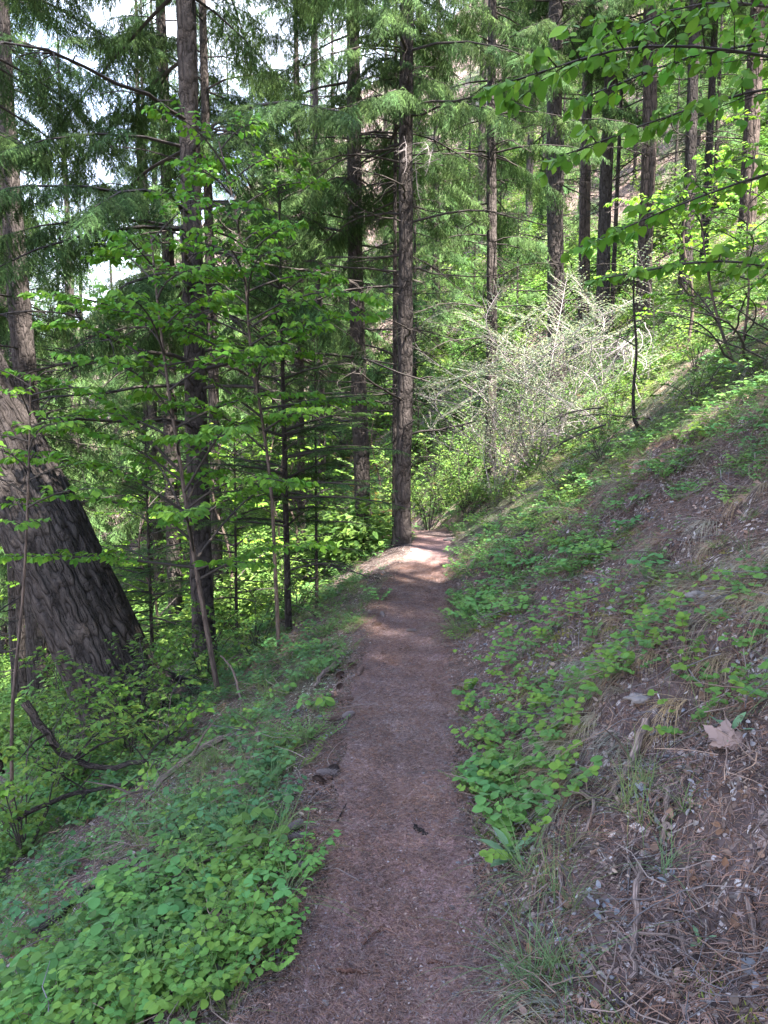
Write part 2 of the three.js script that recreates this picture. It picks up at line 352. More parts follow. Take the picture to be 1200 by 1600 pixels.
// one conifer: trunk, dead lower limbs (each its own part), live limbs and needles
function conifer({ name = 'fir_tree', label, group, x, z, H, r, lean = [0, 0], crownBase, crownR, seed, dead = [1, 6, 20], kind = 'hang', bark = M.bark, density = 1.25, boughSize = 0.66, needleMat = M.needle, openSide = null, detail = 1, tones = [0.75, 1.3], thin = null }) {
  const R = RNG(seed), root = thing(name, label, 'tree', onGround(x, z, -0.12), group);
  const axis = (y) => V(lean[0] * y + 0.05 * r * 4 * Math.sin(y * 0.5 + seed), y, lean[1] * y + 0.05 * r * 4 * Math.cos(y * 0.43 + seed * 2));
  const rad = (y) => r * (Math.pow(Math.max(0, 1 - y / H), 0.75) * 0.98 + 0.02) + r * 0.55 * Math.exp(-Math.max(0, y) / (r * 1.6));
  const ys = []; for (let y = -0.25; y < H; y += (y < 9 ? 0.16 : 0.7) / detail) ys.push(y); ys.push(H);
  const segs = r > 0.1 ? (detail >= 1 ? 26 : 10) : 9;
  part(root, 'trunk', new GB().tube(ys.map(axis), (t, k) => rad(ys[k]), segs, { rough: r > 0.1 ? 0.11 : 0.05, seed, uvScale: r > 0.1 ? 0.55 : 0.3 }).geo(), bark);
  for (let k = 0; k < dead[2]; k++) {                                   // dead limbs
    const y = R.r(dead[0], dead[1]), az = R() * 6.2832, L = R.r(0.5, 1.9) * Math.min(1.6, crownR / 2), o = axis(y);
    const d = V(Math.cos(az), R.r(-0.25, 0.25), Math.sin(az));
    part(root, 'dead_branch', R.pick(DEAD), M.twig, basis(o, d, UP, L, L * R.pick([-1, 1])));
  }
  const limbs = new GB(), sets = [[], []], tints = [[], []];
  for (let y = crownBase; y < H - 0.15;) {
    const t = (y - crownBase) / (H - crownBase), nb = 3 + R.i(3);
    for (let k = 0; k < nb; k++) {
      const az = R() * 6.2832;
      if (openSide && Math.cos(az - openSide[0]) > openSide[1]) continue;
      if (thin && y > thin[0] && R() < thin[1]) continue;              // a wind-thinned top
      const L = crownR * Math.min(1, 0.75 + t * 2.4) * Math.pow(1 - t, 0.85) * R.r(0.6, 1.08) + 0.12, el = (kind === 'flat' ? 0.16 : 0.02) + t * 0.55 + R.s() * 0.12, sag = kind === 'flat' ? 0.16 : 0.34;
      const o = axis(y + R.s() * 0.12), h = V(Math.cos(az), 0, Math.sin(az)), q = V(-h.z, 0, h.x), sw = R.s() * 0.18;
      const at = (s) => o.clone().addScaledVector(h, L * s * Math.cos(el)).addScaledVector(q, sw * L * s * s).add(V(0, L * (Math.sin(el) * s - sag * s * s), 0));
      const pts = [0, 0.25, 0.5, 0.75, 1].map(at);
      limbs.tube(pts, (s) => (0.006 + 0.0085 * L) * (1 - 0.85 * s), 4, { cap: false });
      const size = boughSize * Math.min(1, 0.35 + L * 0.4), n = Math.max(2, Math.round(L / (0.21 * boughSize / 0.85) * density));
      for (let j = 0; j < n; j++) {
        const s = kind === 'flat' ? 0.12 + 0.88 * (j + R() * 0.5) / n : 0.28 + 0.72 * Math.pow((j + R() * 0.6) / n, 0.8), side = j % 2 ? 1 : -1;
        const p = at(Math.min(1, s)), fwd = at(Math.min(1.02, s + 0.02)).sub(at(s - 0.02)).normalize();
        const w = s > 0.9 ? 0.15 : R.r(0.5, 1.05);
        const dd = fwd.clone().addScaledVector(q, side * w).add(V(0, kind === 'flat' ? R.s() * 0.08 : R.r(-0.55, 0.1), 0)).normalize();
        const sc = size * R.r(0.6, 1.15) * (kind === 'flat' ? 1.1 - 0.5 * s : 1 - 0.25 * s), v = R.i(2);
        sets[v].push(basis(p, dd, V(R.s() * 0.35, 1, R.s() * 0.35), sc)); tints[v].push(tint(R, tones[0], tones[1]));
      }
    }
    y += R.r(0.3, 0.62) * (kind === 'flat' ? 0.62 : 1) * Math.max(0.8, Math.min(1.6, H / 16));
  }
  const lm = part(root, 'limbs', limbs.geo(), M.twig); lm.userData.kind = 'stuff';
  sets.forEach((s, v) => s.length && copies(root, 'needles', BOUGH[kind][v], needleMat, s, tints[v]));
  return root;
}

// trees that can be told apart in the picture
const big = 'tall conifers standing along the trail';
conifer({ label: 'slim dark conifer trunk standing at the left edge of the trail bend', group: big, x: 0.26, z: -10.9, H: 26, r: 0.125, lean: [0.012, 0], crownBase: 6.5, crownR: 2.3, seed: 101, dead: [1.6, 8, 34] });
conifer({ label: 'thin dark pole trunk close behind the conifer at the trail bend', group: big, x: 0.16, z: -11.6, H: 13, r: 0.045, lean: [0.004, 0], crownBase: 5, crownR: 1.4, seed: 102, dead: [1, 6, 26] });
conifer({ label: 'dark conifer trunk beyond the drop, left of the trail bend, its foot in sunlit shrubs', group: big, x: -0.36, z: -12.7, H: 26, r: 0.15, lean: [-0.02, 0], crownBase: 6.6, crownR: 2.8, seed: 103, density: 1.5, dead: [2, 9, 34] });
conifer({ label: 'dark conifer trunk rising behind the leafy dogwood on the downhill side', group: big, x: -2.15, z: -8.4, H: 27, r: 0.135, lean: [-0.012, -0.01], crownBase: 4.6, crownR: 3.1, seed: 104, density: 1.5, dead: [2.5, 6.5, 26] });
conifer({ label: 'pale sunlit conifer trunk at the far left above the leaning trunk', group: big, x: -6.9, z: -14, H: 26, r: 0.27, lean: [-0.012, 0], crownBase: 9, crownR: 2.6, seed: 105, density: 1.5, dead: [4, 9, 16], openSide: [0.5, 0.2] });
conifer({ label: 'narrow conifer trunk between the dogwood top and the pair of dark trunks', group: big, x: -1.75, z: -20, H: 24, r: 0.12, lean: [-0.005, 0], crownBase: 6.5, crownR: 2.4, seed: 106, thin: [13, 0.68], density: 1.5, dead: [3, 10, 26] });
conifer({ label: 'bare lower trunk above the pale shrub, dead limbs all round it', group: big, x: 2.3, z: -15.5, H: 24, r: 0.125, lean: [-0.006, 0], crownBase: 5.2, crownR: 2.3, seed: 107, dead: [1, 8, 34] });
conifer({ label: 'thickest dark trunk on the uphill side behind the pale shrub', group: big, x: 4.35, z: -18.3, H: 30, r: 0.22, lean: [-0.02, 0], crownBase: 6.5, crownR: 3, seed: 108, dead: [2, 9, 26], bark: M.bark });
conifer({ label: 'reddish conifer trunk just right of the thickest uphill trunk', group: big, x: 5.75, z: -21, H: 26, r: 0.17, lean: [-0.004, 0], crownBase: 8, crownR: 2.4, seed: 109, dead: [1, 8, 22], bark: M.barkWarm });
conifer({ label: 'straight dark trunk with a thin pole pressed against its right side', group: big, x: 5.75, z: -19.1, H: 28, r: 0.18, lean: [0.002, 0], crownBase: 7.5, crownR: 2.5, seed: 110, dead: [1, 8, 26] });
conifer({ label: 'thin pole tree close against the straight dark trunk uphill', group: big, x: 6.1, z: -19.4, H: 15, r: 0.065, lean: [0.006, 0], crownBase: 7, crownR: 1.3, seed: 111, dead: [1, 7, 18] });
conifer({ label: 'reddish trunk leaning slightly left, seen through the overhanging green leaves', group: big, x: 6.45, z: -18, H: 27, r: 0.19, lean: [-0.02, 0], crownBase: 7.5, crownR: 2.6, seed: 112, dead: [1, 8, 24], bark: M.barkWarm });
conifer({ label: 'dark trunk uphill behind the sunlit maple sprays', group: big, x: 7.15, z: -17.4, H: 25, r: 0.14, lean: [0, 0], crownBase: 7, crownR: 2.3, seed: 113, dead: [1, 7, 22] });
conifer({ label: 'slim dark trunk next to the uphill tree behind the sunlit maple sprays', group: big, x: 8.1, z: -18.6, H: 22, r: 0.10, lean: [0.01, 0], crownBase: 7, crownR: 2, seed: 114, dead: [1, 7, 22] });
conifer({ label: 'stout trunk at the right margin high on the hillside', group: big, x: 8.75, z: -17.8, H: 26, r: 0.19, lean: [0.01, 0], crownBase: 7, crownR: 2.6, seed: 115, dead: [1, 7, 20], bark: M.barkWarm });
conifer({ label: 'conifer with drooping shaded boughs between the pale trunk and the dogwood', group: big, x: -4.0, z: -13.5, H: 22, r: 0.15, lean: [0, 0], crownBase: 5.8, crownR: 2.3, seed: 116, density: 1.5, dead: [2, 5.8, 14] });
conifer({ label: 'conifer with drooping boughs filling the gap left of the bend', group: big, x: -1.9, z: -16.4, H: 20, r: 0.10, lean: [0, 0], crownBase: 5.2, crownR: 2.2, seed: 117, thin: [10, 0.68], density: 1.5, dead: [2, 5.2, 14] });

conifer({ label: 'conifer whose shaded boughs hang over the leaning trunk at the upper left', group: big, x: -5.3, z: -9.2, H: 20, r: 0.14, crownBase: 8.4, crownR: 2.9, seed: 118, density: 1.5, dead: [2, 6.2, 14] });
conifer({ label: 'conifer with dense hanging boughs left of the dogwood tops', group: big, x: -3.0, z: -12.6, H: 19, r: 0.11, crownBase: 6.0, crownR: 2.3, seed: 119, density: 1.5, dead: [2, 6.0, 14] });
conifer({ label: 'conifer low on the slope behind the pale sunlit trunk', group: big, x: -9.4, z: -15.5, H: 21, r: 0.15, crownBase: 6.5, crownR: 2.7, seed: 120, density: 1.5, dead: [2, 6.5, 14] });
conifer({ label: 'tall conifer on the uphill bank just outside the picture at the right', group: 'conifers shading the trail from outside the picture', x: 1.98, z: -2.45, H: 27, r: 0.2, crownBase: 9.5, crownR: 2.6, seed: 121, kind: 'coarse', boughSize: 1.0, dead: [6, 9, 8] });
// young firs under the canopy
const young = 'young firs on the downhill edge of the trail';
conifer({ name: 'fir_sapling', label: 'tallest young fir on the downhill edge, layered flat sprays', group: young, x: -0.98, z: -7.2, H: 4.9, r: 0.038, lean: [-0.012, 0], crownBase: 1.3, crownR: 1.35, seed: 131, kind: 'flat', boughSize: 0.42, needleMat: M.needleYoung, dead: [0.3, 1.5, 10], density: 0.8 });
conifer({ name: 'fir_sapling', label: 'slender young fir nearest the trail edge below the bend', group: young, x: -0.78, z: -8.1, H: 3.3, r: 0.022, lean: [0, 0], crownBase: 0.9, crownR: 0.95, seed: 132, kind: 'flat', boughSize: 0.38, needleMat: M.needleYoung, dead: [0.2, 1, 8], density: 0.75 });
conifer({ name: 'fir_sapling', label: 'short young fir down the slope beside the dogwood stems', group: young, x: -2.0, z: -9.4, H: 3.4, r: 0.026, lean: [0.01, 0], crownBase: 0.8, crownR: 1.2, seed: 133, kind: 'flat', boughSize: 0.42, needleMat: M.needleYoung, dead: [0.2, 1, 8], density: 0.8 });
conifer({ name: 'fir_sapling', label: 'young fir with yellowing needles beside the foot of the far dark trunk', group: young, x: -0.35, z: -13.2, H: 2.4, r: 0.03, lean: [0, 0], crownBase: 0.3, crownR: 1.0, seed: 134, kind: 'flat', boughSize: 0.45, needleMat: M.needleYellow, dead: [0.2, 1, 4], density: 0.7 });
conifer({ name: 'fir_sapling', label: 'young fir behind the leaning trunk on the lower slope', group: young, x: -3.4, z: -10.2, H: 4.2, r: 0.032, lean: [0, 0], crownBase: 0.8, crownR: 1.3, seed: 135, kind: 'flat', boughSize: 0.45, needleMat: M.needleYoung, dead: [0.2, 1, 6], density: 0.8 });

// the rest of the wood: further down the ravine, across it, and behind the walker
const protos = [201, 202, 203, 204, 205, 206, 207].map((seed, k) => conifer({
  label: 'distant conifer across the ravine, drooping sunlit boughs', group: 'distant conifers across the ravine', x: [-3.5, 2.2, -9, 7, -15, 0.5, -6][k], z: [-29, -31, -28, -29, -33, -27, -30][k],
  H: [19, 22, 24, 9, 7, 11, 6][k], r: [0.17, 0.2, 0.22, 0.09, 0.07, 0.1, 0.06][k], crownBase: [3, 5, 4, 0.8, 0.5, 1.0, 0.4][k], crownR: [2.1, 2.3, 2.4, 1.7, 1.5, 1.9, 1.4][k], seed, kind: 'coarse', boughSize: k < 3 ? 1.25 : 0.95, detail: 0.4, dead: [1, 4, k < 3 ? 10 : 2], density: 0.8, tones: [0.7, 1.5], 
}));
{
  const R = RNG(77), spots = [];
  const add = (x, z) => { for (const [a, b] of spots) if ((a - x) ** 2 + (b - z) ** 2 < 6.5) return; spots.push([x, z]); };
  for (let k = 0; k < 1500 && spots.length < 125; k++) {
    const d = k % 4 ? R.r(23, 52) : R.r(45, 70), x = R.r(-1, 1) * (8 + d * 0.62);
    if (Math.abs(x - pathX(d)) < 1.5 && d < 25) continue;
    if (x < 2 && d < 26) continue;
    add(x, -d);
  }
  spots.forEach(([x, z], k) => {
    const src = protos[k % 3 === 0 ? (k / 3) % 3 : 3 + k % 4], c = src.clone(); c.name = numbered('fir_tree');
    c.userData = { ...src.userData };
    c.position.copy(onGround(x, z, -0.12)); c.rotation.y = R() * 6.28; c.scale.setScalar(R.r(0.75, 1.25)); scene.add(c);
  });
  // trees beside and behind the walker, which keep the near trail in shade
  [[-13, -26, 'tall conifer at the far left margin across the ravine'], [-7, -26.5, 'tall conifer nearest across the ravine behind the leaning trunk'], [-16, -32, 'highest conifer at the left margin across the ravine'], [-10, -40, 'farthest tall conifer across the ravine at the left'], [-4, -42, 'farthest tall conifer across the ravine behind the dogwoods'], [-8, -30, 'tall conifer across the ravine behind the pale sunlit trunk'], [-5, -33, 'tall conifer across the ravine between the pale trunk and the dogwood'], [-9.0, -17.6, 'conifer down the ravine just left of the pale sunlit trunk'], [-10.5, -20, 'conifer down the ravine at the left margin'], [-2.4, -35, 'tall conifer across the ravine behind the dogwood tops'], [-12.5, -29, 'far conifer at the left margin of the ravine'], [-10.5, -34, 'far conifer in the ravine behind the left-hand trees']].forEach(([x, z, label], k) => {
    const c = protos[k % 3].clone(); c.name = numbered('fir_tree'); c.userData = { label, category: 'tree', group: 'conifers down the ravine' };
    c.position.copy(onGround(x, z, -0.12)); c.rotation.y = k * 1.3; c.scale.setScalar(1.1 + 0.05 * (k % 3)); scene.add(c);
  });
  const behind = [[5.0, -5.4, 0.85], [5.0, -2.8, 0.62], [9.4, -2.6], [2.3, 2.2],  [4.6, 4.6], [3.5, 3.2], [4.6, 1.6], [5.7, 0.3], [7.4, 4.2], [2.6, 5.6], [-5.6, -2.2], [8.0, 1.9], [-8.2, -6.6], [5.4, 8.6], [12.5, -11], [-11, -11], [9.4, 9]];
  behind.forEach(([x, z, size], k) => {
    const src = protos[k % 3], c = src.clone(); c.name = numbered('fir_tree');
    c.userData = { label: 'conifer beside or behind the walker, out of the picture, shading the trail', category: 'tree', group: 'conifers shading the trail from outside the picture' };
    c.position.copy(onGround(x, z, -0.12)); c.rotation.y = R() * 6.28; c.scale.setScalar(size ?? R.r(0.95, 1.2)); scene.add(c);
  });
}
console.log('conifers done');

// ───────────────────────── broadleaf trees and shrubs ─────────────────────────
const unitLeaf = (shape, width, fold, curl, n) => new GB().leaf(V(0, 0, 0), V(0, 0, 1), UP, 1, width, shape, fold, curl, n).geo();
const LEAF = {
  dogwood: [unitLeaf(ovate, 0.66, 0.16, 0.25, 7), unitLeaf(ovate, 0.60, 0.3, 0.5, 7), unitLeaf(ovate, 0.72, 0.08, 0.1, 7)],
  small: [unitLeaf(ovate, 0.62, 0.2, 0.3, 4), unitLeaf(toothed, 0.66, 0.3, 0.15, 6)],
  round: [unitLeaf(roundish, 0.92, 0.12, 0.2, 6), unitLeaf(roundish, 0.85, 0.25, 0.4, 6), unitLeaf(ovate, 0.8, 0.15, 0.1, 6)],
  bramble: [unitLeaf((t) => Math.pow(Math.sin(Math.PI * Math.pow(t, 0.75)), 0.7) * (1 + 0.14 * Math.sin(t * 44)) + 0.001, 0.78, 0.2, 0.3, 14), unitLeaf((t) => Math.pow(Math.sin(Math.PI * Math.pow(t, 0.7)), 0.7) * (1 + 0.14 * Math.sin(t * 40)) + 0.001, 0.7, 0.32, 0.55, 14)],
  lance: [unitLeaf(lance, 0.3, 0.25, 0.5, 7), unitLeaf(lance, 0.34, 0.15, 0.25, 7)],
};
// a woody shoot with twigs and paired leaves; returns leaf places
function leafyShoot(gb, pts, r0, R, { every = 0.16, twig = 0.3, leaf = 0.07, start = 0.25, nodes = [0.25, 0.5, 0.76, 1], flop = 0.45, flat = 0.6 }, out) {
  const c = new THREE.CatmullRomCurve3(pts), L = c.getLength(), n = Math.max(2, Math.round(L / every));
  gb.tube(c.getPoints(Math.max(5, Math.round(L * 6))), (t) => r0 * (1 - 0.82 * t) + 0.0012, 5, { cap: false, uvScale: 0.3 });
  const put = (o, d, s) => out.push([o, d, V(R.s() * flat, 1, R.s() * flat), leaf * s * R.r(0.7, 1.2)]);
  for (let k = 0; k <= n; k++) {
    const t = start + (1 - start) * Math.min(1, (k + R() * 0.5) / n), o = c.getPoint(t), f = c.getTangent(t), side = k % 2 ? 1 : -1;
    let q = V().crossVectors(UP, f); if (q.length() < 0.3) q = V(Math.cos(k * 2.4), 0, Math.sin(k * 2.4)); q.normalize();
    const end = k === n, l = twig * (1 - 0.55 * t) * R.r(0.55, 1.25) * (end ? 0.6 : 1);
    const d = end ? f.clone() : f.clone().multiplyScalar(0.75).addScaledVector(q, side * R.r(0.6, 1.1)).add(V(0, R.r(-0.05, 0.3), 0)).normalize();
    const m = o.clone().addScaledVector(d, l * 0.5).add(V(0, 0.02 * l, 0)), e = m.clone().addScaledVector(d.clone().add(V(R.s() * 0.25, -0.12, R.s() * 0.25)).normalize(), l * 0.5);
    gb.tube([o, m, e], [0.0028, 0.002, 0.001], 3, { cap: false });
    const dd = V().subVectors(e, o).normalize(), qq = V().crossVectors(UP, dd).normalize();
    for (const s of nodes) {
      const p = s < 0.5 ? o.clone().lerp(m, s * 2) : m.clone().lerp(e, s * 2 - 1);
      for (const sd of [-1, 1]) put(p, dd.clone().multiplyScalar(0.55).addScaledVector(qq, sd * R.r(0.7, 1.1)).add(V(0, -flop * R.r(0.2, 1.6), 0)).normalize(), R.r(0.6, 1.1));
      if (s === 1) put(p, dd.clone().add(V(0, -flop, 0)).normalize(), R.r(0.8, 1.15));
    }
  }
}
function placeLeaves(root, leaves, geos, mats, massMat, R, nParts, tones = [0.75, 1.3]) {
  const eye = camera.position.clone().sub(root.position);
  if (nParts) leaves.sort((a, b) => a[0].distanceToSquared(eye) - b[0].distanceToSquared(eye));
  leaves.slice(0, nParts).forEach(([o, d, n, s]) => part(root, 'leaf', R.pick(geos), R.pick(mats), basis(o, d, n, s)));
  const rest = leaves.slice(nParts);
  geos.forEach((g, k) => {
    const mine = rest.filter((_, j) => j % geos.length === k);
    if (mine.length) copies(root, 'foliage', g, massMat, mine.map(([o, d, n, s]) => basis(o, d, n, s)), mine.map(() => tint(R, tones[0], tones[1], 0.2)));
  });
}
// stems are drawn through points given in metres; branches spread in flat layers
function broadleaf({ name = 'dogwood_tree', label, category = 'tree', group, x, z, stems, branchLen = 1.1, nBranch = 12, start = 0.3, leaf = 0.075, seed, nParts = 0, geos = LEAF.dogwood, mats = M.leaves, massMat = M.leafCanopy, extra = [], shoot = {}, flowers = [], bark = M.stem, tones, topLift = 0.32 }) {
  const R = RNG(seed), base = onGround(x, z, -0.06), root = thing(name, label, category, base, group), leaves = [];
  const local = (p) => V(p[0], p[1], p[2]).sub(base);
  for (const { pts, r } of stems) {
    const list = pts.map(local); list[0].y = 0; const c = new THREE.CatmullRomCurve3(list);
    part(root, 'stem', new GB().tube(c.getPoints(40), (t) => r * (1 - 0.8 * t) + 0.003, 9, { rough: 0.06, seed, uvScale: 0.3 }).geo(), bark);
    let az = R() * 6.28;
    for (let k = 0; k < nBranch; k++) {
      const t = start + (1 - start) * (k + R() * 0.5) / nBranch, o = c.getPoint(Math.min(1, t)), L = branchLen * (1.1 - 0.65 * t) * R.r(0.65, 1.2);
      az += 2.4 + R.s() * 0.4;
      const h = V(Math.cos(az), 0, Math.sin(az)), q = V(-h.z, 0, h.x), sw = R.s() * 0.35, topL = topLift * R.r(0.3, 2.2);
      const p = [0, 0.33, 0.66, 1].map((s) => o.clone().addScaledVector(h, L * s).addScaledVector(q, L * sw * s * s).add(V(0, L * (topL * 1.6 * s - topL * 0.9 * s * s), 0)));
      const gb = new GB(); leafyShoot(gb, p, 0.004 + 0.006 * L, R, { leaf, ...shoot }, leaves);
      part(root, 'branch', gb.geo(), M.twig);
    }
  }
  for (const [pts, r, o] of extra) { const gb = new GB(); leafyShoot(gb, pts.map(local), r, R, { leaf, ...shoot, ...o }, leaves); part(root, 'branch', gb.geo(), M.twig); }
  placeLeaves(root, leaves, geos, mats, massMat, R, nParts, tones);
  for (const f of flowers) {                                          // four white bracts round a button
    const gb = new GB(), o = local(f), n = V(R.s() * 0.5 + 0.3, 0.45, 0.9).normalize();
    for (let k = 0; k < 4; k++) { const a = k * 1.5708 + 0.4, e = V(1, 0, 0).cross(n).normalize(), e2 = n.clone().cross(e); gb.leaf(o.clone().addScaledVector(e, 0.004 * Math.cos(a)).addScaledVector(e2, 0.004 * Math.sin(a)), e.clone().multiplyScalar(Math.cos(a)).addScaledVector(e2, Math.sin(a)).addScaledVector(n, 0.25), n, 0.05, 0.03, lance, 0.15, 0.35, 6); }
    part(root, 'flower', gb.geo(), M.flower);
  }
  return root;
}
function shrub({ name = 'leafy_shrub', label, group, x, z, n = 8, h = 1.2, spread = 0.8, leaf = 0.05, seed, geos = LEAF.small, mat = M.undergrowth, wood = M.twig, shoot = {}, tones, leanTo = [0, 0], nParts = 0, mats = M.leaves, wander = 0.12 }) {
  const R = RNG(seed), base = onGround(x, z, -0.04), root = thing(name, label, 'shrub', base, group), leaves = [];
  for (let k = 0; k < n; k++) {
    const az = k * 2.4 + R.s() * 0.5, s = spread * R.r(0.35, 1.1), hh = h * R.r(0.55, 1.08), d = V(Math.cos(az) * s + leanTo[0] * hh, 0, Math.sin(az) * s + leanTo[1] * hh);
    const lift = (ground(x + d.x, z + d.z) - ground(x, z)) * 0.35;
    const p = [V(d.x * 0.03, 0, d.z * 0.03), V(d.x * 0.25 + R.s() * wander * s, hh * 0.42, d.z * 0.25 + R.s() * wander * s), V(d.x * 0.6 + R.s() * wander * s, hh * 0.8 + lift * 0.6, d.z * 0.6 + R.s() * wander * s), V(d.x, hh + lift, d.z)];
    const gb = new GB(); leafyShoot(gb, p, 0.003 + 0.0026 * hh, R, { leaf, every: 0.12, twig: 0.26, ...shoot }, leaves);
    part(root, 'stem', gb.geo(), wood);
  }
  placeLeaves(root, leaves, geos, mats, mat, R, nParts, tones);
  return root;
}

// the dogwoods on the downhill side
const dog = 'dogwoods below the trail';
broadleaf({ label: 'small dogwood with curved stem, broad bright leaf layers left of the trail', group: dog, x: -1.36, z: -5.74, seed: 301, nParts: 300,
  stems: [{ r: 0.021, pts: [[-1.36, -0.58, -5.74], [-1.48, 0.13, -5.75], [-1.58, 0.71, -5.8], [-1.67, 1.34, -5.85], [-1.77, 2.02, -5.9], [-1.83, 2.63, -5.9], [-1.87, 3.2, -5.9]] }],
  nBranch: 30, branchLen: 1.4, start: 0.24, leaf: 0.074, shoot: { every: 0.085, flat: 0.9, flop: 0.55 },
  extra: [[[[-1.67, 1.3, -5.85], [-1.95, 1.62, -5.75], [-2.25, 1.9, -5.65], [-2.72, 2.06, -5.4]], 0.013, {}], [[[-1.6, 0.75, -5.8], [-1.8, 0.98, -5.65], [-2.1, 1.08, -5.5], [-2.45, 1.16, -5.3]], 0.012, {}],
    [[[-1.62, 1.0, -5.82], [-1.3, 1.2, -5.6], [-0.98, 1.28, -5.4], [-0.72, 1.25, -5.3]], 0.010, {}], [[[-1.55, 0.5, -5.78], [-1.25, 0.62, -5.5], [-0.98, 0.64, -5.25]], 0.008, {}]],
  });
broadleaf({ label: 'tall thin dogwood with white flowers, in front of the dark conifer trunk', group: dog, x: -0.98, z: -6.3, seed: 302, nParts: 300,
  stems: [{ r: 0.016, pts: [[-0.95, -0.4, -6.3], [-0.99, 0.33, -6.4], [-1.02, 1.15, -6.4], [-1.1, 1.83, -6.4], [-1.18, 2.4, -6.4], [-1.22, 3.0, -6.4], [-1.29, 3.54, -6.4], [-1.42, 4.12, -6.4]] }],
  nBranch: 30, branchLen: 1.3, start: 0.34, leaf: 0.07, shoot: { every: 0.085, flat: 0.9, flop: 0.55 },
  extra: [[[[-1.2, 2.6, -6.4], [-0.8, 2.75, -6.2], [-0.4, 2.78, -6.0], [-0.05, 2.7, -5.9]], 0.009, {}], [[[-1.15, 2.2, -6.4], [-1.6, 2.45, -6.2], [-2.05, 2.6, -6.0], [-2.5, 2.62, -5.8]], 0.011, {}]],
  flowers: [[-1.25, 3.5, -5.95]] });
broadleaf({ label: 'low dogwood reaching in from the left margin above the leaning trunk', group: dog, x: -2.75, z: -5.0, seed: 303, nParts: 160,
  stems: [{ r: 0.012, pts: [[-2.75, -1.3, -5.0], [-2.7, -0.4, -5.0], [-2.6, 0.5, -5.05], [-2.55, 1.3, -5.1], [-2.5, 2.0, -5.1]] }], nBranch: 14, branchLen: 0.85, start: 0.62, leaf: 0.065, shoot: { every: 0.13 } });
// the dogwood whose boughs hang into the picture at the upper right; its stem stands just outside
broadleaf({ label: 'broad green leaves of a near overhanging bough at the upper right', x: 2.25, z: -2.9, seed: 305, nParts: 300, start: 0.72, nBranch: 3, branchLen: 0.9, leaf: 0.057,
  stems: [{ r: 0.04, pts: [[2.25, 1.1, -2.9], [2.2, 2.0, -2.9], [2.1, 2.9, -2.85], [2.05, 3.7, -2.8]] }],
  shoot: { every: 0.085, twig: 0.34, flop: 0.6, flat: 1.0 },
  extra: [[[[2.1, 2.9, -2.85], [1.5, 3.02, -2.8], [1.1, 2.92, -2.7], [0.72, 2.75, -2.6]], 0.006, { start: 0.2 }], [[[2.12, 2.75, -2.85], [1.5, 2.82, -2.7], [1.05, 2.68, -2.55], [0.62, 2.5, -2.45]], 0.006, { start: 0.2 }],
    [[[2.1, 2.95, -2.85], [1.6, 3.25, -3.0], [1.25, 3.3, -3.05], [0.9, 3.2, -3.1]], 0.006, { start: 0.25 }], [[[2.12, 2.8, -2.85], [1.4, 2.86, -2.6], [0.8, 2.8, -2.4], [0.42, 2.68, -2.35]], 0.006, { start: 0.35 }],
    [[[2.1, 3.0, -2.85], [1.6, 3.12, -2.65], [1.2, 3.1, -2.45], [0.95, 3.0, -2.3]], 0.006, { start: 0.25 }], [[[2.12, 2.7, -2.85], [1.6, 2.62, -2.9], [1.2, 2.5, -2.95], [0.85, 2.36, -3.0]], 0.006, { start: 0.25 }],
    [[[2.2, 1.95, -2.9], [1.6, 2.18, -2.8], [1.2, 2.2, -2.65], [0.78, 2.12, -2.55]], 0.006, { start: 0.25, every: 0.12, twig: 0.2 }]] });
// the thin maple catching sun on the uphill side
broadleaf({ name: 'maple_sapling', label: 'thin maple sapling with sunlit yellow-green leaves at the right margin', x: 3.95, z: -8.1, seed: 306, nParts: 120,
  stems: [{ r: 0.016, pts: [[3.95, 2.3, -8.1], [3.7, 2.9, -8.05], [3.52, 3.5, -8], [3.4, 4.3, -8]] }, { r: 0.014, pts: [[3.98, 2.3, -8.1], [4.0, 3.1, -8], [3.95, 3.9, -8], [4.0, 4.7, -8]] }],
  nBranch: 14, branchLen: 0.85, start: 0.3, leaf: 0.066, massMat: M.leaves[3], mats: [M.leaves[3], M.leaves[1]], shoot: { every: 0.13 } });
broadleaf({ name: 'crooked_sapling', label: 'crooked dark bare stem growing from the bank on the uphill side', x: 3.12, z: -8.61, seed: 307, nParts: 30,
  stems: [{ r: 0.024, pts: [[3.14, 1.55, -8.61], [3.02, 1.78, -8.6], [2.98, 2.1, -8.6], [3.0, 2.6, -8.6], [2.93, 3.2, -8.55], [2.9, 3.7, -8.5]] }], nBranch: 4, branchLen: 0.6, start: 0.6, leaf: 0.05, bark: M.bark,
  shoot: { nodes: [1], every: 0.3 } });
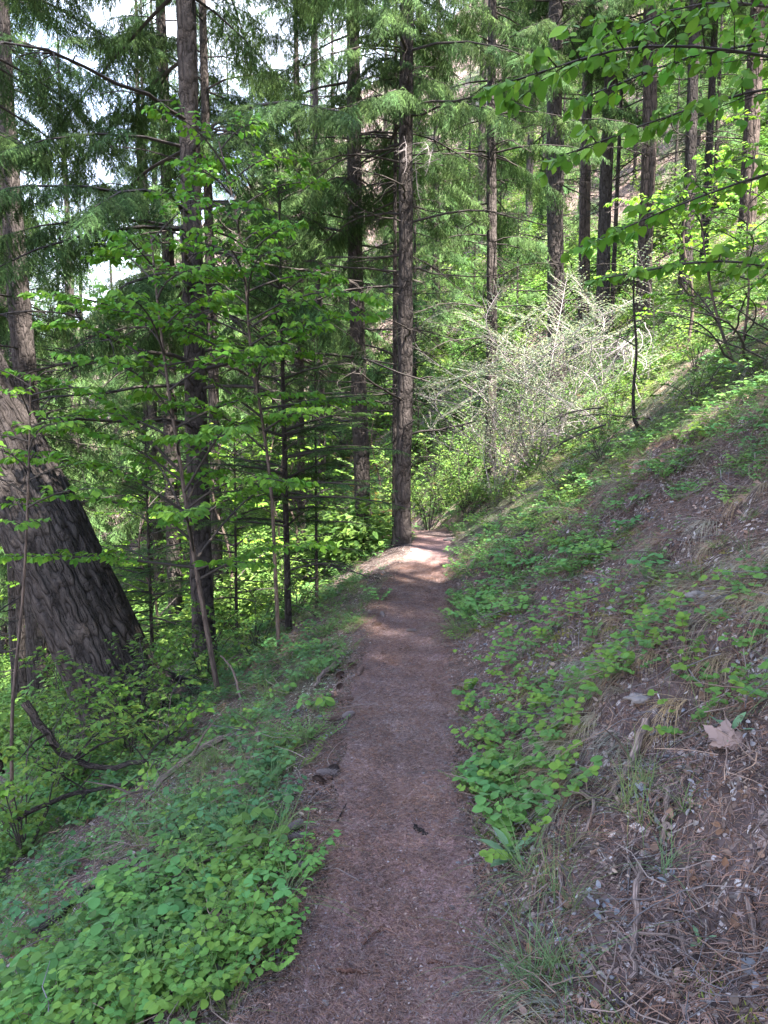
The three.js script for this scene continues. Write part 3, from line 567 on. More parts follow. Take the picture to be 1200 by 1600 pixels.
// far sunlit maples beyond the bend and down the slope
const mp = 'sunlit maples below the trail';
[[-2.6, -11.5, 3.4, 311, 'sunlit maple behind the conifer trunk that stands behind the dogwood'], [-1.6, -12.2, 3.0, 312, 'yellow-green maple behind the tall thin dogwood'], [-4.4, -15.5, 4.2, 313, 'maple in the gap left of the conifer trunk behind the dogwood'], [-0.2, -20, 4, 315, 'bright maple beyond the foot of the far dark trunk'], [1.0, -23, 4.5, 316, 'maple glimpsed beyond the trail bend, left of the bare lower trunk'], [-3.0, -19.5, 4.4, 317, 'far maple between the dogwood tops and the far dark trunk'], [-4.2, -12.6, 3.2, 323, 'bright maple low on the slope behind the curved dogwood'], [-6.2, -14.5, 3.6, 324, 'bright maple beside the pale sunlit trunk'], [-1.9, -15.6, 3.2, 325, 'bright maple behind the young firs, left of the far dark trunk'], [-3.4, -14.6, 2.6, 326, 'lower bright maple in the hollow between the dogwood stems'], [-9, -18, 5, 318, 'maple at the far left margin beside the pale sunlit trunk'], [5.2, -12.5, 3, 319, 'maple on the hillside behind the thin sunlit sapling'], [7.5, -14, 3.4, 320, 'maple high on the hillside at the right margin'], [3.4, -24, 4.2, 322, 'far maple right of the trail bend behind the bare lower trunk']].forEach(([x, z, h, seed, label]) => {
  const g0 = ground(x, z);
  broadleaf({ name: 'maple_tree', label, group: mp, x, z, seed, branchLen: 1.7, nBranch: 14, start: 0.22, leaf: 0.10, geos: LEAF.small, massMat: M.leaves[3],
    stems: [{ r: 0.03, pts: [[x, g0 - 0.1, z], [x + 0.1, g0 + h * 0.35, z], [x - 0.15, g0 + h * 0.7, z + 0.1], [x + 0.05, g0 + h, z]] }], shoot: { every: 0.3, twig: 0.5 } });
});
M.paleLeaf = leafMat(0.155, 0.195, 0.105, 0.35, 0.1);
shrub({ name: 'pale_shrub', label: 'tall pale shrub with tiny leaves and grey twigs beside the trail bend', x: 2.72, z: -12.6, n: 34, h: 3.2, spread: 1.7, leaf: 0.038, wander: 0.9, seed: 331, mat: M.paleLeaf, wood: M.paleTwig, leanTo: [-0.08, 0], shoot: { every: 0.075, twig: 0.85, nodes: [0.15, 0.3, 0.45, 0.6, 0.75, 0.88, 1], start: 0.1, flat: 0.9 }, tones: [0.8, 1.4] });
shrub({ name: 'pale_shrub', label: 'lower pale shrub in front of the tall one, on the bank right of the bend', x: 1.9, z: -12.0, n: 12, h: 1.7, spread: 0.8, leaf: 0.05, wander: 0.3, seed: 332, mat: M.paleLeaf, wood: M.paleTwig, shoot: { every: 0.09, twig: 0.36, nodes: [0.4, 0.7, 1], start: 0.1 }, tones: [0.8, 1.4] });
const bend = 'fresh green shrubs closing the view at the trail bend';
[[0.9, -14.2, 1.5, 341, 'green shrub closing the trail at the bend, right of the slim conifer'], [1.7, -14.8, 1.7, 342, 'green shrub right of the bend below the bare lower trunk'], [-0.1, -14.6, 1.4, 343, 'green shrub just left of the slim conifer at the bend'], [0.4, -16.5, 2.0, 344, 'taller green shrub behind the slim conifer at the bend'], [1.4, -17.5, 2.3, 345, 'tall green shrub beyond the bend in the middle of the gap'], [-1.0, -15.6, 1.5, 346, 'green shrub at the foot of the far dark trunk'], [2.2, -18, 2.4, 347, 'tallest green shrub beyond the bend, under the pale shrub'], [-0.4, -12.1, 0.8, 348, 'low green shrub on the downhill edge just before the bend'], [1.55, -13.1, 0.8, 349, 'low green shrub on the uphill edge at the bend'], [-1.6, -10.8, 1.0, 350, 'green shrub behind the young firs on the downhill side'], [-2.6, -13.5, 1.6, 351, 'green shrub behind the tall thin dogwood'], [-3.6, -16.5, 2, 352, 'far green shrub down the slope between the dogwood stems']].forEach(([x, z, h, seed, label]) =>
  shrub({ label, group: bend, x, z, n: 11, h, spread: h * 0.75, leaf: 0.062, seed, mat: M.undergrowth, shoot: { every: 0.14, twig: 0.34, start: 0.15 }, tones: [0.85, 1.45] }));
const leftS = 'leafy shrubs around the leaning trunk';
[[-2.35, -5.1, 0.85, 361, 'tall leafy shrub in front of the leaning trunk at the left margin'], [-2.75, -5.7, 0.95, 362, 'tallest leafy shrub, half hidden behind the one at the left margin'], [-1.95, -5.3, 0.9, 363, 'low shrub at the foot of the leaning trunk on its trail side'], [-2.2, -6.0, 0.8, 364, 'low shrub just behind the one at the foot of the leaning trunk'], [-1.7, -6.6, 0.7, 365, 'low shrub at the foot of the curved dogwood stem'], [-1.35, -7.2, 0.7, 366, 'low shrub between the dogwood stems and the tallest young fir'], [-1.6, -4.9, 0.6, 367, 'knee-high shrub above the dark curved bough'], [-2.3, -4.3, 0.8, 368, 'low shrub cut off by the left margin beside the dark boughs'], [-3.1, -6.9, 1.1, 369, 'shrub behind the leaning trunk on the lower slope'], [-1.05, -8.3, 0.6, 370, 'lowest shrub beside the slender young fir by the trail']].forEach(([x, z, h, seed, label]) =>
  shrub({ label, group: leftS, x, z, n: 9, h, spread: 0.6, leaf: 0.052, seed, nParts: 45, mats: M.leaves, shoot: { every: 0.11, twig: 0.24, start: 0.15 } }));
const rightS = 'low leafy shrubs on the uphill bank';
[[2.55, -8.4, 0.5, 371, 'leafy shrub on the bank left of the crooked stem'], [2.2, -8.9, 0.45, 372, 'leafy shrub in front of the pale shrub, upslope of the trail'], [2.0, -7.9, 0.35, 373, 'small leafy shrub on the bank below the crooked stem'], [3.6, -6.9, 0.5, 374, 'leafy shrub at the right margin of the bank'], [3.3, -7.6, 0.5, 375, 'leafy shrub on the bank right of the crooked stem'], [2.9, -9.6, 0.6, 376, 'leafy shrub just behind the crooked stem'], [4.1, -9.5, 0.7, 377, 'leafy shrub below the thin sunlit maple sapling'], [1.5, -9.6, 0.35, 378, 'smallest leafy shrub on the bank, nearest the trail bend'], [4.6, -8.6, 0.8, 379, 'leafy shrub behind the maple sapling at the right margin'], [3.4, -10.6, 0.8, 380, 'leafy shrub below the bleached dead bough']].forEach(([x, z, h, seed, label]) =>
  shrub({ label, group: rightS, x, z, n: 8, h, spread: 0.55, leaf: 0.055, seed, nParts: 30, mats: M.plants, shoot: { every: 0.13, twig: 0.22, start: 0.2, nodes: [0.6, 1] } }));
{ // bare, bleached dead boughs
  const mk = (label, x, y, z, list, mat, seed) => {
    const R = RNG(seed), t = thing('dead_bough', label, 'branch', V(x, y, z), 'bare dead boughs on the uphill side');
    for (const [dx, dy, dz, L] of list) part(t, 'bare_branch', R.pick(DEAD), mat, basis(V(R.s() * 0.35, R.s() * 0.2, R.s() * 0.25), V(dx, dy, dz), UP, L, L * 1.3));
  };
  const fan = (seed, n, dx, dy, L) => { const R = RNG(seed); return Array.from({ length: n }, () => [dx + R.s() * 0.7, dy + R.s() * 0.5, R.s() * 0.6, L * R.r(0.7, 1.2)]); };
  mk('bleached pinkish dead bough hanging against the dark uphill trunks', 3.55, 3.15, -11, fan(1, 22, -0.5, -0.5, 0.8), M.paleTwig, 5);
  mk('bleached dead bough lower in the tangle beside the pale shrub', 2.9, 1.75, -11.4, fan(2, 14, -0.6, 0.15, 0.8), M.paleTwig, 6);
  mk('pale bare drooping bough high against the slim conifer at the bend', 0.5, 5.5, -10.2, fan(9, 7, -0.3, -0.5, 0.5), M.paleTwig, 9);
  mk('dark bare bough sweeping down from the crooked stem', 3.0, 1.95, -8.6, fan(3, 3, -1, -0.15, 1.1), M.twig, 7);
  mk('brown bare twigs above the bank at the right margin', 3.7, 2.5, -7.2, fan(4, 9, -0.5, 0.2, 1.1), M.twig, 8);
}
console.log('broadleaf done');

// the leaning trunk at the left margin
{
  const base = onGround(-2.3, -6.6, -0.25), R = RNG(9), t = thing('leaning_trunk', 'thick dark trunk leaning out over the slope at the left margin', 'tree', base);
  const pts = []; for (let k = 0; k <= 120; k++) { const y = k * 0.061 - 0.2; pts.push(V(-0.40 * y - 0.012 * y * y, y, -0.02 * y)); }
  part(t, 'trunk', new GB().tube(pts, (s) => 0.37 * (1 - 0.25 * s) + 0.12 * Math.exp(-s * 18), 110, { rough: 0.05, seed: 4, uvScale: 0.5, lobes: (a, l) => 0.08 * Math.exp(-l / 0.5) * Math.cos(a * 5) + 0.10 * Math.min(0.8, Math.abs(vnoise(a * 4.775 + 0.3 * vnoise(l * 1.6, 2, 16), l * 0.55, 14, 30)) * 2.6) + 0.05 * Math.min(0.7, Math.abs(vnoise(a * 9.55, l * 1.7, 18, 60)) * 2.2) }).geo(), M.bark);
  for (const [a, l] of [[0.3, 0.7], [1.7, 0.6], [3.3, 0.9], [4.6, 0.7], [5.6, 0.8]]) {
    const d = V(Math.cos(a), 0, Math.sin(a)), p = [0.2, 0.5, 0.8, 1.1].map((s, k) => { const q = d.clone().multiplyScalar(s * l); q.y = ground(base.x + q.x, base.z + q.z) - base.y + [0.3, 0.1, 0.03, -0.08][k]; return q; });
    part(t, 'root', new GB().tube(spline(p, 10), (s) => 0.12 * (1 - s) + 0.03, 10, { rough: 0.15, seed: 3 }).geo(), M.bark);
  }
}

// ───────────────────────── plants close to the trail ─────────────────────────
const pathEdge = (x, z) => x - pathX(-z);
function trefoilPlant(name, label, group, x, z, R, { stalks = [4, 6], h = [0.09, 0.2], leaf = [0.045, 0.065], geos = LEAF.round, mats = M.plants, lean = 0 }) {
  const t = thing(name, label, 'plant', onGround(x, z, -0.01), group), gb = new GB(), n = stalks[0] + R.i(stalks[1] - stalks[0] + 1);
  for (let k = 0; k < n; k++) {
    const az = k * 2.4 + R.s() * 0.6, hh = R.r(h[0], h[1]), s = hh * R.r(0.4, 0.9), d = V(Math.cos(az) * s + lean * hh, 0, Math.sin(az) * s);
    const tip = V(d.x, hh + (ground(x + d.x, z + d.z) - ground(x, z)) * 0.6, d.z), mid = V(d.x * 0.35, hh * 0.6, d.z * 0.35);
    gb.tube([V(0, 0, 0), mid, tip], [0.0018, 0.0015, 0.001], 3, { cap: false });
    const mat = R.pick(mats), L = R.r(leaf[0], leaf[1]), a0 = az + R.s() * 0.5, no = V(R.s() * 0.8 + d.x * 1.5, 1, R.s() * 0.8 + 0.3);
    for (let j = -1; j <= 1; j++) {
      const a = a0 + j * 1.75, dir = V(Math.cos(a), R.r(-0.3, 0.1), Math.sin(a)), o = tip.clone().addScaledVector(dir, 0.012);
      gb.tube([tip, o], [0.001, 0.0008], 3, { cap: false });
      part(t, 'leaf', R.pick(geos), mat, basis(o, dir, no, L * (j ? R.r(0.8, 1) : 1.08)));
    }
  }
  part(t, 'stalks', gb.geo(), M.greenStem);
  return t;
}
{
  const R = RNG(501), G = 'three-leaved plants crowding the downhill edge in the foreground';
  const done = [], sorts = [[0, 0], [0, 0], [0, 0]];
  for (let k = 0; k < 4000 && done.length < 95; k++) {
    const d = 1.5 + 3.6 * Math.pow(R(), 1.15), u = -R.r(0.44, 0.6 + d * 0.36), x = pathX(d) + u, z = -d;
    if (fbm(x * 2.6 + 3, z * 2.6, 91, 2) < -0.06 + 0.04 * (d - 2)) continue;
    if (u > -0.56 && R() < 0.6) continue;
    if (done.some(([a, b]) => (a - x) ** 2 + (b - z) ** 2 < 0.012)) continue;
    done.push([x, z]);
    const sort = R();
    if (sort < 0.45) trefoilPlant('trefoil_plant', 'soft green three-leaved plant on the downhill edge in the foreground', G, x, z, R, { lean: -0.25, leaf: [0.02, 0.042], h: [0.04, 0.11] });
    else if (sort < 0.62) trefoilPlant('bramble_plant', 'toothed three-leaved bramble seedling on the downhill edge in the foreground', 'bramble seedlings on the downhill edge', x, z, R, { lean: -0.25, leaf: [0.04, 0.068], h: [0.05, 0.12], geos: LEAF.bramble, stalks: [3, 5] });
    else sprigPlant('leafy_sprig', 'leafy sprig with paired leaves on the downhill edge in the foreground', 'leafy sprigs on the downhill edge', x, z, R, { n: 4 + R.i(4), leaf: R.r(0.022, 0.04), h: R.r(0.06, 0.14), geos: LEAF.small, pairs: 3 + R.i(3) });
  }
}
function sprigPlant(name, label, group, x, z, R, { n = 5, h = 0.14, leaf = 0.026, geos = LEAF.round, mats = M.plants, pairs = 4, lean = -0.3 }) {
  const t = thing(name, label, 'plant', onGround(x, z, -0.01), group), gb = new GB();
  for (let k = 0; k < n; k++) {
    const az = k * 2.4 + R.s() * 0.6, hh = h * R.r(0.6, 1.2), s = hh * R.r(0.5, 1.1), tip = V(Math.cos(az) * s + lean * hh, hh, Math.sin(az) * s); tip.y += (ground(x + tip.x, z + tip.z) - ground(x, z)) * 0.7;
    const mid = V(tip.x * 0.4, tip.y * 0.62, tip.z * 0.4), c = new THREE.CatmullRomCurve3([V(0, 0, 0), mid, tip]);
    gb.tube(c.getPoints(5), (q) => 0.0015 * (1 - 0.6 * q), 3, { cap: false });
    const mat = R.pick(mats);
    for (let j = 1; j <= pairs; j++) for (const sd of j === pairs ? [-1, 0, 1] : [-1, 1]) {
      const o = c.getPoint(0.25 + 0.75 * j / pairs), f = c.getTangent(0.9), q = V().crossVectors(UP, f).normalize();
      part(t, 'leaf', R.pick(geos), mat, basis(o, f.clone().multiplyScalar(sd ? 0.4 : 1).addScaledVector(q, sd).add(V(0, R.r(-0.25, 0.15), 0)).normalize(), V(R.s() * 0.4 - 0.25, 1, R.s() * 0.4 + 0.3), leaf * R.r(0.75, 1.2)));
    }
  }
  part(t, 'stalks', gb.geo(), M.redStem);
  return t;
}
{
  const R = RNG(511), G = 'round-leaved creeping plants on the uphill bank in the foreground', done = [];
  const heart = [[0.42, -2.75], [0.5, -2.6], [0.62, -3.0], [0.75, -3.2], [0.95, -3.3], [0.55, -3.3], [1.15, -2.9], [1.3, -3.3], [0.5, -3.9], [0.75, -4.2], [1.0, -4.4], [1.35, -2.5], [1.2, -3.9], [0.8, -3.75], [1.55, -3.4], [1.5, -3.0]];
  for (let k = 0; k < 900 && done.length < 74; k++) {
    const c = R.pick(heart), x = c[0] + R.s() * 0.22 - 0.02, z = c[1] + R.s() * 0.25;
    if (pathEdge(x, z) < 0.36 || done.some(([a, b]) => (a - x) ** 2 + (b - z) ** 2 < 0.006)) continue;
    done.push([x, z]);
    sprigPlant('creeping_plant', 'light green round-leaved creeping plant on the uphill bank', G, x, z, R, { n: 3 + R.i(4), leaf: R.r(0.024, 0.038), h: R.r(0.09, 0.17), mats: [M.plants[1], M.plants[3], M.plants[0]], pairs: 3 + R.i(2) });
  }
  // rosettes with long soft leaves
  const rosette = (label, x, z, n, L, mat, seed) => {
    const r = RNG(seed), t = thing('rosette_plant', label, 'plant', onGround(x, z, -0.01), 'rosettes of long soft leaves on the uphill bank');
    for (let k = 0; k < n; k++) { const a = k * 2.4 + r.s() * 0.3, e = 0.25 + 0.9 * k / n; part(t, 'leaf', r.pick(LEAF.lance), mat, basis(V(Math.cos(a) * 0.008, 0.012 + 0.004 * k, Math.sin(a) * 0.008), V(Math.cos(a) * Math.cos(e), Math.sin(e), Math.sin(a) * Math.cos(e)), UP, L * r.r(0.7, 1.1))); }
    const gb = new GB(); gb.tube([V(0, -0.03, 0), V(0, 0.03, 0)], [0.008, 0.006], 6); part(t, 'crown_stem', gb.geo(), M.greenStem);
  };
  const woolly = leafMat(0.15, 0.25, 0.13, 0.3, 0);
  rosette('pale woolly rosette by itself at the trail edge in the foreground', 0.455, -2.42, 9, 0.115, woolly, 1);
  rosette('small two-leaved rosette alone on bare litter near the lower right corner', 0.83, -1.75, 4, 0.055, woolly, 2);
  rosette('grey-green rosette above the round-leaved plants', 1.02, -3.05, 7, 0.09, woolly, 3);
  rosette('grey-green rosette beside the dry grass tuft, higher up the bank', 1.22, -3.4, 7, 0.10, woolly, 4);
  rosette('tall-leaved rosette at the right margin below the dead maple leaf', 1.16, -2.3, 6, 0.09, woolly, 5);
  rosette('dark rosette half hidden in the far round-leaved patch', 0.66, -3.5, 7, 0.08, woolly, 6);
}

// ───────────────────────── ground cover nobody could count ─────────────────────────
function tuftGeo(seed, kind) {
  const R = RNG(seed), g = new GB();
  if (kind === 'trefoil') for (let k = 0; k < 6; k++) {
    const az = k * 2.4, h = R.r(0.07, 0.17), tip = V(Math.cos(az) * h * 0.7, h, Math.sin(az) * h * 0.7);
    g.tube([V(0, 0, 0), tip], [0.0018, 0.001], 3, { cap: false });
    for (let j = -1; j <= 1; j++) { const a = az + j * 1.75; g.leaf(tip, V(Math.cos(a), R.r(-0.3, 0.1), Math.sin(a)), V(R.s() * 0.4, 1, R.s() * 0.4), R.r(0.035, 0.055), R.r(0.03, 0.045), roundish, 0.15, 0.25, 4); }
  }
  if (kind === 'sprig') for (let k = 0; k < 5; k++) {
    const az = k * 2.4, h = R.r(0.08, 0.16), tip = V(Math.cos(az) * h * 0.9, h, Math.sin(az) * h * 0.9), q = V(-Math.sin(az), 0, Math.cos(az));
    g.tube([V(0, 0, 0), tip.clone().multiplyScalar(0.5).add(V(0, 0.02, 0)), tip], [0.0016, 0.0013, 0.0008], 3, { cap: false });
    for (let j = 0; j < 4; j++) for (const s of [-1, 1]) g.leaf(tip.clone().multiplyScalar(0.35 + 0.2 * j), q.clone().multiplyScalar(s).add(V(tip.x * 3, R.r(-0.25, 0.15), tip.z * 3)), V(R.s() * 0.4, 1, R.s() * 0.4), R.r(0.022, 0.036), R.r(0.018, 0.028), roundish, 0.2, 0.2, 3);
  }
  if (kind === 'feather') for (let k = 0; k < 9; k++) {
    const az = k * 2.4 + R.s() * 0.4, h = R.r(0.06, 0.16), tip = V(Math.cos(az) * h, h * R.r(0.5, 1), Math.sin(az) * h);
    for (let j = 0; j < 9; j++) for (const s of [-1, 1]) { const o = tip.clone().multiplyScalar(0.25 + 0.083 * j); g.leaf(o, V(-Math.sin(az) * s + Math.cos(az) * 0.6, R.r(-0.1, 0.35), Math.cos(az) * s + Math.sin(az) * 0.6), UP, 0.026 * (1 - 0.06 * j), 0.006, lance, 0, 0, 2); }
  }
  if (kind === 'grass') for (let k = 0; k < 34; k++) {
    const az = R() * 6.28, L = R.r(0.12, 0.34), e = R.r(0.6, 1.35), o = V(R.s() * 0.025, 0, R.s() * 0.025);
    g.leaf(o, V(Math.cos(az) * Math.cos(e), Math.sin(e), Math.sin(az) * Math.cos(e)), V(-Math.cos(az), 0.6, -Math.sin(az)), L, R.r(0.0022, 0.004), (t) => 1 - t * 0.9, 0, R.r(0.5, 1.3), 6);
  }
  if (kind === 'drape') for (let k = 0; k < 40; k++) {                 // old blades combed down the slope, towards -x
    const az = Math.PI + R.s() * 0.75, L = R.r(0.18, 0.46), e = R.r(0.15, 0.95), o = V(R.s() * 0.03, 0.01, R.s() * 0.04);
    g.leaf(o, V(Math.cos(az) * Math.cos(e), Math.sin(e), Math.sin(az) * Math.cos(e)), V(-Math.cos(az), 0.6, -Math.sin(az)), L, R.r(0.0022, 0.0042), (t) => 1 - t * 0.85, 0, R.r(0.8, 1.6), 7);
  }
  return g.geo();
}
function scatter(seed, tries, make) { const R = RNG(seed), mats = [], tints = []; for (let k = 0; k < tries; k++) make(R, (x, z, s, { tilt = 0.4, lo = 0.75, hi = 1.3, turn = null, sink = 0.012 } = {}) => {
  const n = gnormal(x, z).lerp(UP, 1 - tilt).normalize(), a = turn ?? R() * 6.28;
  mats.push(basis(onGround(x, z, -sink * s), V(Math.cos(a), 0, Math.sin(a)), n, s)); tints.push(tint(R, lo, hi, 0.18)); }); return [mats, tints]; }
function cover(name, label, category, geo, mat, [mats, tints]) { const m = copies(scene, numbered(name), geo, mat, mats, tints); m.userData = { kind: 'stuff', label, category }; }
// where the bank is green and where it is bare litter
const greenness = (x, z) => { const d = -z, u = x - pathX(d); const n = fbm(x * 0.9 + 7, z * 0.9, 95, 3) * 1.3 + 0.3 * vnoise(x * 4, z * 4, 96);
  if (u > 0) return n + 0.10 - 0.6 * smooth(0.4, 1.1, u) * (1 - smooth(2.2, 3.6, d)) - 0.9 * (1 - smooth(1.9, 2.7, d)) + 0.05 * smooth(4, 9, d);
  return n * 1.8 - 0.10 - 0.1 * smooth(0.6, 1.4, -u) * (1 - smooth(4.2, 5.5, d)) - 0.25 * (1 - smooth(2.5, 3.5, d)); };
const spread = (seed, tries, near, limit, geoScale, opts) => scatter(seed, tries, (R, put) => {
  const d = near + (24 - near) * Math.pow(R(), 2.1), u = R.s() * Math.min(9, 1 + d * 0.75), x = pathX(d) + u, z = -d;
  if (u < 0 && d < 3.6 && R() < 0.7) return;
  if (Math.abs(u) < 0.335 + 0.03 * vnoise(d * 4, u > 0 ? 1 : 5, 97) || greenness(x, z) < limit + R() * 0.3) return;
  put(x, z, geoScale * R.r(0.65, 1.3) * (1 + d * 0.02), opts);
});
cover('trefoil_cover', 'low green three-leaved ground cover on both banks', 'ground cover', tuftGeo(1, 'trefoil'), M.plants[0], spread(601, 5200, 2.2, 0.12, 0.85, { lo: 0.8, hi: 1.4 }));
cover('creeping_cover', 'fine round-leaved creeping ground cover on both banks', 'ground cover', tuftGeo(2, 'sprig'), M.plants[1], spread(602, 8000, 1.9, 0.09, 0.85, { lo: 0.8, hi: 1.4 }));
cover('feathery_cover', 'fine feathery green ground cover between the plants', 'ground cover', tuftGeo(3, 'feather'), M.undergrowth, spread(603, 7000, 2.0, 0.04, 0.8, { lo: 0.8, hi: 1.3 }));
cover('green_grass', 'thin green grass tufts on the uphill bank', 'grass', tuftGeo(4, 'grass'), M.grass, scatter(604, 900, (R, put) => { const d = 1.8 + 14 * Math.pow(R(), 1.6), u = R() < 0.75 ? R.r(0.36, 5) : -R.r(0.36, 1.3), x = pathX(d) + u; if (fbm(x * 1.2, -d * 1.2, 98, 2) < 0.02) return; put(x, -d, R.r(0.6, 1.15)); }));
cover('dry_grass', 'straw-coloured dry grass combed down the uphill bank', 'grass', tuftGeo(5, 'drape'), M.straw, scatter(605, 1000, (R, put) => { const d = 1.6 + 13 * Math.pow(R(), 1.4), u = R.r(0.4, 0.8 + d * 0.6), x = pathX(d) + u; if (d < 2.5 && R() < 0.8) return; if (fbm(x * 1.1 + 5, -d * 1.1, 99, 3) < 0.03) return; put(x, -d, R.r(0.45, 0.95), { turn: R.s() * 0.5 + 1.5708, tilt: 0.8, lo: 0.7, hi: 1.35 }); }));
const upper = (seed, tries, size, opts) => scatter(seed, tries, (R, put) => { const d = R.r(6, 22), u = R.r(1.2, 10), x = pathX(d) + u; if (fbm(x * 0.8, -d * 0.8, 93, 3) < -0.08) return; put(x, -d, size * R.r(0.6, 1.4), opts); });
cover('upper_creeping_cover', 'creeping green cover high on the uphill slope', 'ground cover', tuftGeo(12, 'sprig'), M.plants[3], upper(621, 1500, 1.3, { lo: 0.7, hi: 1.3 }));
cover('upper_feathery_cover', 'feathery green cover high on the uphill slope', 'ground cover', tuftGeo(13, 'feather'), M.undergrowth, upper(622, 1900, 1.3, { lo: 0.7, hi: 1.3 }));
cover('upper_dry_grass', 'dry grass and stalks high on the uphill slope', 'grass', tuftGeo(14, 'drape'), M.straw, upper(623, 1000, 1.0, { turn: 1.57, tilt: 0.8, lo: 0.6, hi: 1.2 }));
cover('lower_cover', 'small leaves and seedlings on the slope below the trail', 'ground cover', tuftGeo(15, 'sprig'), M.plants[2], scatter(624, 500, (R, put) => { const d = R.r(2.2, 9), u = -R.r(0.5, 3.6), x = pathX(d) + u; if (fbm(x * 1.5, -d * 1.5, 94, 3) < -0.1) return; put(x, -d, R.r(0.7, 1.5), { lo: 0.7, hi: 1.4 }); }));
cover('lower_feathery_cover', 'fine feathery seedlings on the slope below the trail', 'ground cover', tuftGeo(16, 'feather'), M.undergrowth, scatter(625, 380, (R, put) => { const d = R.r(2, 8), u = -R.r(0.4, 3.6), x = pathX(d) + u; put(x, -d, R.r(0.6, 1.3), { lo: 0.7, hi: 1.3 }); }));
// bushy cover on the far slopes
{
  const g = new GB(), R = RNG(12);
  for (let k = 0; k < 150; k++) { const a = R() * 6.28, q = Math.sqrt(R()), h = R() * 0.8 + 0.1; g.leaf(V(Math.cos(a) * q * 0.6, h * (1.1 - q * 0.5), Math.sin(a) * q * 0.6), V(Math.cos(a) + R.s() * 0.6, R.r(-0.4, 0.4), Math.sin(a) + R.s() * 0.6), V(R.s() * 0.5, 1, R.s() * 0.5), R.r(0.09, 0.16), R.r(0.06, 0.1), ovate, 0.2, 0.2, 3); }
  cover('far_undergrowth', 'leafy undergrowth covering the slopes beyond the bend and across the ravine', 'undergrowth', g.geo(), M.undergrowth, scatter(611, 9500, (R2, put) => {
    const d = R2.r(11, 60), x = R2.s() * (6 + d * 0.6), u = x - pathX(d); if (Math.abs(u) < 0.9 && d < 26) return; if (u > 0 && d < 16 && R2() < 0.4) return; if (fbm(x * 0.3, d * 0.3, 63, 3) < -0.2) return; put(x, -d, R2.r(0.5, 1.3) * (u > 0 && d < 22 ? 0.45 : 1), { lo: 0.7, hi: 1.6 }); }));
}
console.log('cover done');

